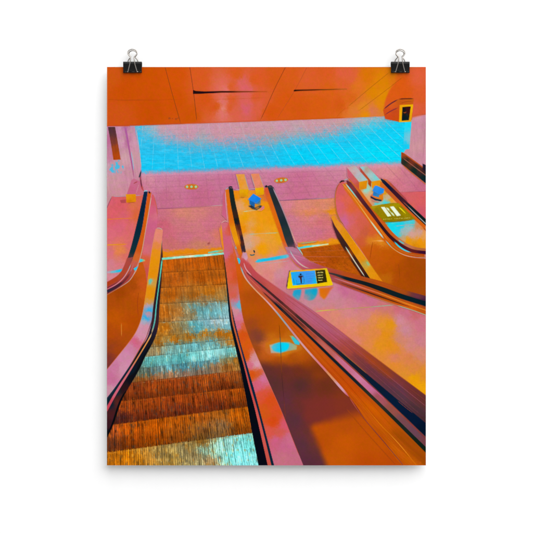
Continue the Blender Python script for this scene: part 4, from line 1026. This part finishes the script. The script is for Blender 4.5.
rh.line([(398.3, 239.8), (401, 242), (404.5, 244)], 1.5, '#58c0cc')
rh.line([(385, 240), (393, 248.5), (403, 254.5), (414, 257.2), (427, 258)], [1.2, .9, .9, 1, 1], field([(386, 241, '#68c8c8'), (395, 249, '#d8a060'), (405, 255, '#d8a890'), (424, 258, '#b89088')]))
rh.poly([(339.4, 182.3), (341, 180.5), (344.3, 180.3), (344.6, 181.5), (342, 182), (340, 183)], '#0a1418', .7)
rh.line([(344, 180.5), (346, 179.4), (348, 179.3)], 1.0, '#90b8b8')

rh2 = Part('handrail', rb)
R2 = [(380.5, 178.5), (387, 185), (395, 193), (404, 202), (414, 211.5), (428, 224.5)]
rh2.line([(x - 2.6, y + 2.4) for x, y in R2], 4.5, field([(380, 182, '#d86c20'), (392, 194, '#c85c24'), (405, 207, '#d4601c'), (420, 222, '#d8600c')], warp=.4), step=.8)
rh2.line([(383, 178.5), (390, 184), (399, 193), (408, 202)], [3, 3, 2.5, 2], field([(384, 179, '#d06838'), (395, 189, '#b04c3c'), (406, 200, '#a84448')]))
rh2.line(R2, [3.4, 3.6, 4, 4.6, 5, 5], field([(381, 180, '#1c2438'), (388, 186, '#101838'), (396, 194, '#3c1828'), (404, 202, '#401c2c'), (410, 207, '#0c2028'), (420, 217, '#0a1c1c')], warp=.4), step=.8)
rh2.line([(401, 200), (408, 206.5), (416, 214.5), (427, 225)], [.5, .9, 1.1, 1.1], field([(404, 203, '#a85848'), (412, 210.5, '#b0a0a0'), (424, 222, '#a8a8a8')]), step=.7)
rh2.line([(379.6, 177.6), (382, 177.4)], 1.0, '#90a8a8')

# ---- centre-right rail (in front of the second escalator)
hcr = Part('handrail', con)
hcr.poly([(264, 188.5), (268, 187), (272, 200), (279, 220), (286, 243), (292, 256), (298, 264), (290, 258), (284, 247), (276, 225), (268, 202)],
         field([(266, 190, '#d85430'), (269, 200, '#dc641c'), (275, 217, '#e06c10'), (282, 237, '#e06010'), (288, 250, '#d86848')], warp=.4))
hcr.poly(cr([(267.5, 187), (270.5, 196), (275, 209), (281, 227), (285, 240), (289.5, 251)]) + cr([(296.5, 250), (292.8, 238), (288.8, 226.5), (282, 209), (277, 196), (273.5, 187)]),
         field([(270, 190, '#243038'), (274, 200, '#242c30'), (279, 212, '#2c3038'), (283, 222, '#1c2c34'), (287, 232, '#243438'), (290, 242, '#30343c'), (292, 249, '#784858')], warp=.4))
hcr.line([(272.5, 187), (278.5, 200), (284.5, 214), (290, 228), (297, 246)], [1.2, 1.3, 1.2, 1.1, 1], field([(274, 190, '#b09aa8'), (280, 204, '#a88a98'), (287, 220, '#a88890'), (296, 244, '#d8a890')]), step=.7)
hcr.line([(266.5, 187.3), (270, 186), (273, 186.8)], 1.5, '#283038')
hcr.poly([(264.8, 186), (266.8, 184.8), (267.5, 186.8), (265.5, 188)], '#101820', .7)
H1 = cr([(293, 247), (297.5, 249.5), (302, 255.5), (308, 260.5), (318, 264.5), (330, 268), (347, 272), (365, 277), (384, 282), (405, 290), (428, 296.5)])
H2 = cr([(285, 247), (289.5, 257), (296, 265.5), (304, 270.5), (315, 276), (330, 281), (347, 287.5), (365, 294), (384.5, 300.7), (400, 306), (428, 316)])
hcr.poly(H1 + H2[::-1],
         field([(292, 251, '#b87898'), (296, 258, '#c86c94'), (302, 263, '#c05880'), (310, 267, '#b84c60'), (320, 270, '#b04a50'), (335, 274, '#a84430'), (350, 276, '#b84c14'), (365, 281, '#b04a18'), (380, 285, '#b85010'), (400, 291, '#a84a10'), (418, 297, '#6c3440'), (424, 300, '#3c1c38'), (330, 278, '#a84c58'), (350, 286, '#a8442c'), (370, 294, '#b44c14'), (390, 301, '#c05408'), (410, 307, '#d8600c'), (424, 312, '#c05410')],
               p=3.4, seed=83, warp=.4, eps=3, rot=.31, along=.35, streak=(.08, .3, 40, 1)), .6)
hcr.line([(320, 271.5), (333, 274), (347, 278.6), (365, 283.5), (384, 290), (402, 296.5), (428, 304.5)], [.8, 2, 3.4, 4, 5, 5, 5], field([(322, 272, '#6c3038'), (335, 275, '#383438'), (350, 280, '#102028'), (370, 286, '#141c20'), (390, 293, '#0c2024'), (410, 300, '#042028'), (424, 304, '#021c28')], warp=.3), step=.8)
hcr.line([(333, 277.5), (347, 282.3), (365, 288.5), (384, 295), (405, 303), (428, 311)], [1.2, 1.6, 1.6, 1.4, 1.1, .9], field([(335, 278, '#b86878'), (350, 283.5, '#d07078'), (370, 290, '#d86848'), (390, 297.5, '#e08028'), (415, 306.5, '#e89028')]), step=.7)
hcr.line([(338, 282), (365, 291.3), (390, 300), (412, 307.5)], [.5, 1.5, 1.5, .4], field([(347, 286, '#58302c'), (370, 293, '#48241c'), (395, 302, '#642c10')]), step=.7)
hcr.line([(289.5, 249), (292, 254.5), (297, 261), (304, 266.5), (312, 269)], [.8, 1.2, 1.5, 1.3, .7], field([(290, 250, '#a0c0c0'), (296, 260, '#d8a8b8'), (304, 266, '#d0b0a8'), (311, 269, '#b87878')]), step=.7)
hcr.line([(289.5, 256), (295, 263.5), (303, 270), (311, 273.5)], .9, '#c8782c')
hcr.line([(296.5, 246), (300, 250.5), (303.5, 256)], [1.6, 1.3, .8], field([(297, 247, '#80c8d0'), (303, 255, '#a8d0b8')]), step=.7)
hcr.line([(396, 305), (412, 310), (427, 315.5)], 1.0, field([(398, 305.5, '#98b898'), (424, 315, '#a8b090')]), step=.7)
hcr.line([(365, 294.6), (384.5, 301.3), (400, 306.6)], .9, '#b87848')

# ---- posts on both balustrades -----------------------------------------
def bollard(tops, front, tc, fc, extra=None):
    p = Part('printed_bollard')
    p.poly(tops, field(tc, warp=.5, mot=.06), .6)
    p.poly(front, field(fc, warp=.4, mot=.05), .6)
    return p


b1 = bollard([(235.8, 174.2), (244.5, 174), (248.6, 189), (239.6, 189.6)], [(239.3, 189.5), (248.6, 189), (248.2, 196.5), (239.6, 197.5)],
             [(238, 177, '#e8a038'), (242, 178, '#e89c50'), (242, 184, '#f09c20'), (245, 186, '#e8a050'), (240, 181, '#e89430')], [(241, 191, '#ecac10'), (246, 193, '#e8a404'), (243, 196, '#d88c10')])
b1.line([(236, 174), (238, 182), (239.8, 189.4)], .8, '#b0a098'); b1.line([(244.3, 174.2), (246.6, 182), (248.6, 189)], 1.0, '#b0a098'); b1.line([(236, 174), (244.5, 173.8)], .8, '#c8a880')
b1.line([(239.8, 189.6), (248.5, 189)], .8, '#d0b878'); b1.line([(240, 197.2), (243, 197.5), (245, 196.8)], .9, '#b06020'); b1.line([(240.5, 177), (241.5, 177.6)], 1.1, '#a86030')
b2 = bollard([(250.8, 174), (259.2, 173.4), (263.6, 187), (255, 188.3)], [(255, 188.2), (263.9, 187), (264, 194.5), (256, 196)],
             [(253, 177, '#e88c58'), (257, 178, '#e88868'), (258, 184, '#e88870'), (261, 186, '#e88858')], [(258, 190, '#f0b408'), (262, 191, '#ecac04'), (259, 195, '#e09810')])
b2.line([(250.8, 173.6), (253, 181), (255.2, 188)], .8, '#b0a0a0'); b2.line([(259, 173.4), (261.4, 180), (263.8, 187)], .9, '#b898a0'); b2.line([(255, 188.2), (263.8, 187)], .7, '#d8b878')
b2.line([(255.2, 176.6), (256.2, 177)], 1.0, '#b06838')
b3 = bollard([(347, 167.2), (355.5, 166), (367.6, 180.2), (359, 182)], [(359, 182), (367.6, 180.2), (366.5, 188.8), (359.5, 190)],
             [(350, 168, '#d0a0a0'), (354, 170, '#c0b8b8'), (358, 176, '#b8b8c0'), (363, 178, '#98c8d0'), (360, 180, '#b8b8b0'), (353, 173, '#d0a0a0')], [(361, 184, '#e8960c'), (366, 185, '#e08c08'), (362, 188, '#d88410')])
b3.poly([(347, 167.5), (359, 182), (359.3, 190), (356, 187), (347.5, 176.5)], field([(350, 174, '#d05c78'), (354, 180, '#d06060'), (358, 187, '#c85438')], warp=.5))
b3.line([(359, 182), (367.6, 180.2)], .8, '#78b0b0'); b3.line([(353.5, 169.5), (355, 170.3)], 1.0, '#b07858')
b4 = bollard([(359.8, 166.8), (367, 166), (380.3, 180), (371.5, 181.5)], [(371.5, 181.5), (380.5, 180.2), (380.3, 185), (373, 189), (371.8, 187)],
             [(363, 168.5, '#88d0d8'), (367, 170, '#b8b8b8'), (366.5, 169.8, '#c08060'), (370, 174, '#a0c8c8'), (375, 178, '#78d8dc'), (372, 179, '#a8c0b8')], [(374, 184, '#ec9c0c'), (379, 183, '#e8960c'), (374, 187, '#e89018')])
b4.poly([(359.8, 167), (371.5, 181.5), (371, 187.5), (368, 184), (367.8, 180), (360, 171.5)], field([(363, 173, '#b84c38'), (368, 180, '#c04c18'), (370, 185, '#a84010')], warp=.4))
b4.line([(371.5, 181.6), (380.3, 180)], .8, '#88b0a8'); b4.line([(359.8, 166.6), (367, 165.8)], .7, '#a8c8c8')

# ---- the small blue boxes -----------------------------------------------
q = Part('printed_blue_box')
q.poly([(248.5, 206), (253, 204.8), (262, 205.5), (261, 207.5), (256.5, 210.2), (252, 208.8)], '#182838')
q.poly([(249, 199), (255, 203), (254.6, 207.5), (249.6, 204.6)], field([(250, 201, '#1870b8'), (253, 205, '#2060a0')], warp=.4))
q.poly([(255, 203), (260.6, 199.6), (260.6, 205.4), (254.6, 207.8)], field([(256, 205, '#ee9018'), (259, 203, '#3080a8'), (260, 205, '#d88820')], p=4, warp=.4))
q.poly([(248.8, 205.4), (254.8, 208), (261, 205.6), (261.6, 206.6), (256, 210), (248.9, 206.6)], field([(250, 206, '#1c3454'), (255, 209, '#24344c'), (257, 207.8, '#e08828'), (260.5, 206.4, '#203c5c')], p=4, warp=.3))
q.poly([(253.3, 193.6), (261.4, 198.6), (256.4, 203.6), (247.8, 199.4)], field([(254, 197, '#1888f4'), (258, 199, '#1080f0'), (255, 202, '#2080e0'), (250, 199, '#1c84e8')], warp=.5))
q.line([(247.8, 199.6), (256.3, 203.8), (261.4, 198.8)], .7, '#1460b8')
q.poly([(261.5, 207), (264, 205.5), (264.5, 208.5), (261.5, 211), (258, 211)], field([(262, 208, '#d87890'), (260, 210.5, '#e89050')], warp=.4))
q = Part('printed_blue_box')
q.poly([(370, 196), (373, 193), (383, 193.5), (383.4, 199), (382, 201.5), (376, 200.6), (370.3, 198.8)], field([(371, 197, '#d87040'), (382, 196, '#e8860c'), (382, 199, '#e07810')], warp=.4))
q.poly([(373.4, 191), (379.5, 193), (379, 197.6), (372.6, 195.6)], field([(374, 193, '#2078c0'), (378, 196, '#3088c8')], warp=.4))
q.poly([(370.6, 196), (376, 198.6), (382, 200), (381, 201.4), (375, 200.4), (370.4, 197.8)], field([(372, 197.4, '#202848'), (378, 200, '#182848')], warp=.3))
q.poly([(374.4, 186), (376.4, 185.5), (384.3, 189), (383.6, 193), (379.6, 194.6), (372.2, 190.8)], field([(376, 188, '#2c94f4'), (380, 191, '#1c88ec'), (383, 190, '#2090f0'), (374, 190, '#3088e0')], warp=.4))
q.line([(372.3, 191), (379.6, 194.8), (383.6, 193)], .7, '#4070b0')
q.poly([(371, 199.3), (376, 201.2), (380, 202), (378, 203), (372, 201.5)], '#c87868')

# ---- the olive sign on the right deck -------------------------------------
sg = Part('printed_sign')
sg.poly([(369.8, 206.5), (385, 204.3), (398.6, 203), (415.5, 219.2), (400, 221.4), (384.3, 222.2)],
        field([(374, 207, '#b89808'), (385, 206, '#a88c00'), (396, 205, '#a89400'), (376, 210, '#8c7c08'), (384, 216, '#988400'), (388, 220, '#887800'), (400, 210, '#8c7808'), (404, 214, '#a08c00'), (410, 218, '#988008'), (402, 219, '#887404')], warp=.8, mot=.08), .6)
mk = Part('sign_symbol', sg)
mk.poly([(380.7, 207), (384.5, 206.7), (391.4, 216.2), (387.6, 216.7)], '#ecf8dc', .7)
mk.line([(386.0, 207.4), (394.6, 216.2)], 1.0, '#d0e4b8', smooth=False)
mk.line([(387.0, 208.0), (389.2, 210.3)], 1.7, '#e4f2cc', smooth=False)
mk.line([(391.2, 212.6), (393.8, 215.4)], 1.7, '#dcecc0', smooth=False)
mk.poly([(389.6, 206.7), (393.6, 206.3), (401, 215.6), (396.8, 216.2)], '#f0fae0', .7)
rngx = np.random.RandomState(5)
for i in range(17):
    x = 383.2 + i * 1.62
    if i == 6:
        continue
    y = 219.4 - (x - 384) * .055
    hgt = .75 + .25 * rngx.rand()
    mk.line([(x, y - hgt), (x + .35, y + hgt * .8)], .55, '#d8c860', smooth=False)
    if rngx.rand() > .35:
        mk.line([(x + .1, y - hgt * .8 + (rngx.rand() > .5) * .8), (x + 1.15, y - hgt * .8 + (rngx.rand() > .5) * .8)], .5, '#cfc060', smooth=False)
    if rngx.rand() > .5:
        mk.line([(x + 1.0, y - hgt * .8), (x + 1.3, y + hgt * .7)], .5, '#cabb58', smooth=False)
sg.line([(398, 206.3), (402, 210), (406.3, 214.3)], [1, 1.5, .8], '#e8d418')
sg.line([(377, 206.2), (380, 205.9)], 1.1, '#d8d870')
sg.line([(370, 206.4), (385, 204.2), (398.5, 202.9)], .8, field([(372, 206, '#d8b030'), (390, 203.8, '#887808')]))
sg.line([(384.5, 222.2), (400, 221.4), (415.4, 219.3)], .7, '#5c5408')

# ---- the yellow wedge sign -----------------------------------------------
sy = Part('printed_sign')
sy.poly([(287, 289.3), (286.3, 286), (289, 271), (290, 270.3), (291, 274)], field([(288, 280, '#3c2838'), (287, 287, '#502838')], warp=.3), .7)
sy.poly([(289.3, 271.6), (291, 270.6), (325.6, 268.1), (327, 268.4), (333, 284.6), (332, 285.4), (288, 288.8), (287, 288)],
        field([(289, 286, '#f4d800'), (291, 273, '#e8b808'), (300, 271, '#f0a010'), (320, 268.6, '#f0a818'), (327, 270, '#e8c818'), (331, 282, '#f4d008'), (325, 285, '#f4c808'), (310, 286, '#f0cc00'), (295, 287.6, '#f4d400'), (329, 277, '#e8c400')], warp=.5), .7)
bp = Part('sign_panel', sy)
bp.poly([(290.6, 272), (315, 270.4), (317, 283.6), (292.6, 285.6)], field([(292, 274, '#1cb0f8'), (294, 284, '#10b4f8'), (300, 278, '#389cf4'), (309, 274, '#4098f4'), (309, 281, '#3c98f4'), (315.5, 282, '#18b8f4'), (304, 284, '#28a8f4'), (313, 272, '#38a4f8')], p=4, warp=.5), .6)
bp.poly([(299.7, 273.6), (301.3, 273.5), (301.5, 275.2), (299.9, 275.4)], '#141c2c', .6)
bp.poly([(298.2, 275.9), (302.6, 275.5), (303, 277), (301.7, 277.4), (301.9, 279.8), (301.9, 283.2), (300.7, 283.5), (300.4, 280.4), (299.6, 277.8), (298.3, 277.4)], field([(300, 276.5, '#1c2440'), (300.3, 278, '#6a2820'), (301.2, 282, '#1c2438')], warp=0), .6)
bp.line([(298, 275.2), (303, 274.8)], .5, '#18283c', smooth=False)
bp.line([(296.3, 284.3), (304, 283.6)], .6, '#183058', smooth=False)
bp.line([(303.3, 275), (304, 279.5), (304.1, 283.4)], .5, '#204878', smooth=False)
bp.line([(293.3, 278.3), (294.4, 284)], .6, '#2060a0', smooth=False)
bp.line([(296.4, 279.5), (296.8, 284.2)], .4, '#2868a8', smooth=False)
for i in range(4):
    y = 273.6 + i * 2.4
    bp.line([(306 + i * .25, y + .4), (313.6 + i * .3, y - .1)], .45, '#3284d4' if i else '#2878c8', smooth=False)
kp = Part('sign_panel', sy)
kp.poly([(315.4, 270.4), (325, 269.5), (327.2, 282), (317.2, 283.6)], field([(318, 273, '#2c2810'), (324, 272, '#383008'), (320, 281, '#282408'), (325, 280, '#342c0c')], warp=.4), .6)
rngy = np.random.RandomState(11)
for r in range(4):
    y = 272.4 + r * 2.55
    x = 317.2 + r * .42
    xe = x + [6.0, 4.6, 5.4, 4.4][r]
    kp.line([(x, y + .55), (xe, y + .1)], .6, '#e8dc70', smooth=False)
    while x < xe:
        kp.line([(x, y - .5 - .35 * rngy.rand()), (x + .25, y + .9)], .62, '#e8dc80', smooth=False)
        if rngy.rand() > .4:
            kp.line([(x, y - .7), (x + .9, y - .75)], .5, '#e0d068', smooth=False)
        x += .95 + .35 * rngy.rand()

# ================================================================== assemble the poster
ink = ink_material()
paper_m = plain('paper', (.86, .86, .85), .8, spec=.1, noise=.02)
bm = bmesh.new()
yb0, yf0 = -GAP, -GAP - 0.0004
vs = [bm.verts.new((wx(x), y, wz(z))) for y in (yf0, yb0) for (x, z) in ((X0, Y0), (X0, Y1), (X1, Y1), (X1, Y0))]
for f in ((0, 1, 2, 3), (7, 6, 5, 4), (0, 4, 5, 1), (1, 5, 6, 2), (2, 6, 7, 3), (3, 7, 4, 0)):
    bm.faces.new([vs[i] for i in f])
bmesh.ops.recalc_face_normals(bm, faces=bm.faces[:])
poster = link_mesh('poster', bm, paper_m)
poster['label'] = 'unframed poster of orange and pink escalators hung on a white wall'
poster['category'] = 'poster'

objs = {}
for p in Part.allp:
    has_kids = any(c.parent is p for c in Part.allp)
    if p.nv:
        me = bpy.data.meshes.new(p.name)
        V = np.concatenate(p.v)
        me.from_pydata(V.tolist(), [], p.f)
        at = me.color_attributes.new('ink', 'FLOAT_COLOR', 'POINT')
        C = np.concatenate(p.c)
        at.data.foreach_set('color', np.concatenate([C, np.ones((len(C), 1))], 1).astype(np.float32).ravel())
        me.materials.append(ink); me.update()
        o = bpy.data.objects.new(p.name, me)
    else:
        o = bpy.data.objects.new(p.name, None)
        o.empty_display_size = .02
    col.objects.link(o)
    objs[id(p)] = o
for p in Part.allp:
    objs[id(p)].parent = objs[id(p.parent)] if p.parent else poster

# ================================================================== binder clips
black_m = plain('black_enamel', (.003, .003, .0033), .38, spec=.28, noise=.25, scale=900)
wire_m = plain('nickel_wire', (.42, .39, .36), .30, metal=1., noise=.15, scale=1200)


def tube(path, r, seg=10):
    bm = bmesh.new()
    P = [Vector(p) for p in path]
    rings = []
    up = Vector((0, 1, 0))
    for i, p in enumerate(P):
        t = (P[min(i + 1, len(P) - 1)] - P[max(i - 1, 0)]).normalized()
        a = up - t * up.dot(t)
        if a.length < 1e-4:
            a = Vector((1, 0, 0)) - t * t.x
        a.normalize(); b = t.cross(a)
        rings.append([bm.verts.new(p + (a * math.cos(2 * math.pi * k / seg) + b * math.sin(2 * math.pi * k / seg)) * r) for k in range(seg)])
    for i in range(len(rings) - 1):
        for k in range(seg):
            bm.faces.new((rings[i][k], rings[i][(k + 1) % seg], rings[i + 1][(k + 1) % seg], rings[i + 1][k]))
    bm.faces.new(rings[0][::-1]); bm.faces.new(rings[-1])
    bmesh.ops.recalc_face_normals(bm, faces=bm.faces[:])
    return bm


def cr3(pts, n=8):
    return [tuple(p) for p in cr(pts, n)]


def make_clip(label):
    root = bpy.data.objects.new('binder_clip', None); root.empty_display_size = .01
    col.objects.link(root)
    root['label'] = label; root['category'] = 'binder clip'; root['group'] = 'binder clips holding the poster'
    yc = -GAP - 0.0010                      # middle of the sheet and its ink
    hw = 9.25 * S
    # body: folded spring steel, seen end-on; (depth, height), height 0 at the lower lips
    H = 11.0 * S
    prof_o = [(-.0016, 0), (-.0024, .0004), (-.0022, .0013), (-.0034, H * .42), (-.0045, H * .66), (-.00505, H * .76), (-.0052, H * .84), (-.0049, H * .92), (-.0042, H * .975), (-.0034, H)]
    outer = [(d, h) for d, h in prof_o] + [(-d, h) for d, h in prof_o[::-1]]
    inner = [(-d * .0 + (abs(d) - .0007) * (1 if d > 0 else -1), min(h, H - .0008)) for d, h in outer]
    bm = bmesh.new()
    n = len(outer)
    xs = (-hw, hw)
    ro = [[bm.verts.new((x, yc + d, h)) for d, h in outer] for x in xs]
    ri = [[bm.verts.new((x, yc + d, h)) for d, h in inner] for x in xs]
    for i in range(n - 1):
        bm.faces.new((ro[0][i], ro[0][i + 1], ro[1][i + 1], ro[1][i]))
        bm.faces.new((ri[0][i + 1], ri[0][i], ri[1][i], ri[1][i + 1]))
        for s in (0, 1):
            bm.faces.new((ro[s][i], ri[s][i], ri[s][i + 1], ro[s][i + 1]))
    for i in (0, n - 1):
        bm.faces.new((ro[0][i], ro[1][i], ri[1][i], ri[0][i]))
    bmesh.ops.recalc_face_normals(bm, faces=bm.faces[:])
    body = link_mesh('clip_body', bm, black_m, root, True)
    bv = body.modifiers.new('bevel', 'BEVEL'); bv.width = .0003; bv.segments = 2; bv.limit_method = 'ANGLE'; bv.angle_limit = math.radians(50); bv.harden_normals = True
    # rolled sleeves that hold the wire ends, front and back
    bm = bmesh.new()
    for sgn in (-1, 1):
        for (xa, xb) in ((-hw, -5.6 * S), (-3.4 * S, 3.4 * S), (5.6 * S, hw)):
            t = tube([(xa, yc + sgn * .0021, .0009), (xb, yc + sgn * .0021, .0009)], .0011, 12)
            me = bpy.data.meshes.new('tmp'); t.to_mesh(me); t.free(); bm.from_mesh(me); bpy.data.meshes.remove(me)
    link_mesh('clip_sleeve', bm, black_m, root, True)
    # handles of bent wire
    for sgn in (-1, 1):
        if sgn < 0:
            half = [(-5.6, .9, -.0021), (-4.6, 1.2, -.0024), (-4.2, 2.5, -.0032), (-3.2, 6, -.0047), (-2.3, 9.6, -.0062), (-1.9, 13.2, -.0063), (-1.9, 15.4, -.0059), (-3.4, 17.0, -.0055), (-4.6, 19.4, -.0050), (-3.7, 21.9, -.0046), (-1.7, 23.0, -.0044)]
        else:
            half = [(-5.6, .9, .0021), (-5.0, 1.2, .0024), (-4.9, 4, .0040), (-5.0, 9.6, .0058), (-4.9, 12.0, .0058), (-4.2, 13.8, .0056), (-2.6, 15.6, .0054), (-2.2, 16.6, .0052), (-3.4, 17.9, .0048), (-4.1, 19.4, .0044), (-3.2, 21.4, .0040), (-1.5, 22.3, .0038)]
        pts = [(x * S, yc + d, z * S) for x, z, d in half] + [(0, yc + half[-1][2], (half[-1][1] + .35) * S)] + [(-x * S, yc + d, z * S) for x, z, d in half[::-1]]
        link_mesh('wire_handle', tube(cr3(pts, 6), .00072, 10), wire_m, root, True)
    return root


def copy_tree(o, parent=None):
    c = o.copy(); col.objects.link(c)
    if parent:
        c.parent = parent
    for ch in list(o.children):
        copy_tree(ch, c)
    return c


clip = make_clip('black binder clip with wire loops gripping the poster above the plain dark orange ceiling')
clip2 = copy_tree(clip)
clip.location = (wx(132.7), 0, wz(73))
clip2.location = (wx(400.1), 0, wz(73))
clip2['label'] = 'black binder clip with wire loops gripping the poster above the yellow camera box'

# ================================================================== wall, light, camera
bm = bmesh.new()
for v in ((-3, 0, -3), (3, 0, -3), (3, 0, 3), (-3, 0, 3)):
    bm.verts.new(v)
bm.faces.new(bm.verts[:])
wall_m = plain('white_wall_paint', (.95, .95, .95), .9, spec=.1, noise=.008, scale=60)
w = link_mesh('wall', bm, wall_m)
w['kind'] = 'structure'; w['label'] = 'plain white wall behind the poster'; w['category'] = 'wall'

wd = bpy.data.worlds.new('World'); scene.world = wd; wd.use_nodes = True
wd.node_tree.nodes['Background'].inputs['Color'].default_value = (1, 1, 1, 1)
wd.node_tree.nodes['Background'].inputs['Strength'].default_value = .50


def area(name, loc, size, power, aim=(0, 0, 0)):
    l = bpy.data.lights.new(name, 'AREA'); l.shape = 'SQUARE'; l.size = size; l.energy = power
    o = bpy.data.objects.new(name, l); col.objects.link(o); o.location = loc
    o.rotation_euler = (Vector(aim) - Vector(loc)).to_track_quat('-Z', 'Y').to_euler()
    return o


area('softbox', (3.0, -6.0, 6.0), 10.5, 1085)

cam = bpy.data.cameras.new('camera'); co = bpy.data.objects.new('camera', cam); col.objects.link(co)
D = 2.6
co.location = (0, -GAP - D, 0); co.rotation_euler = (math.pi / 2, 0, 0)
cam.sensor_width = 36; cam.lens = 36 * D / (533 * S); cam.clip_end = 100; cam.clip_start = .05
scene.camera = co
scene.render.resolution_x = scene.render.resolution_y = 1024
scene.view_settings.view_transform = 'Standard'; scene.view_settings.look = 'None'
scene.view_settings.exposure = 0; scene.view_settings.gamma = 1
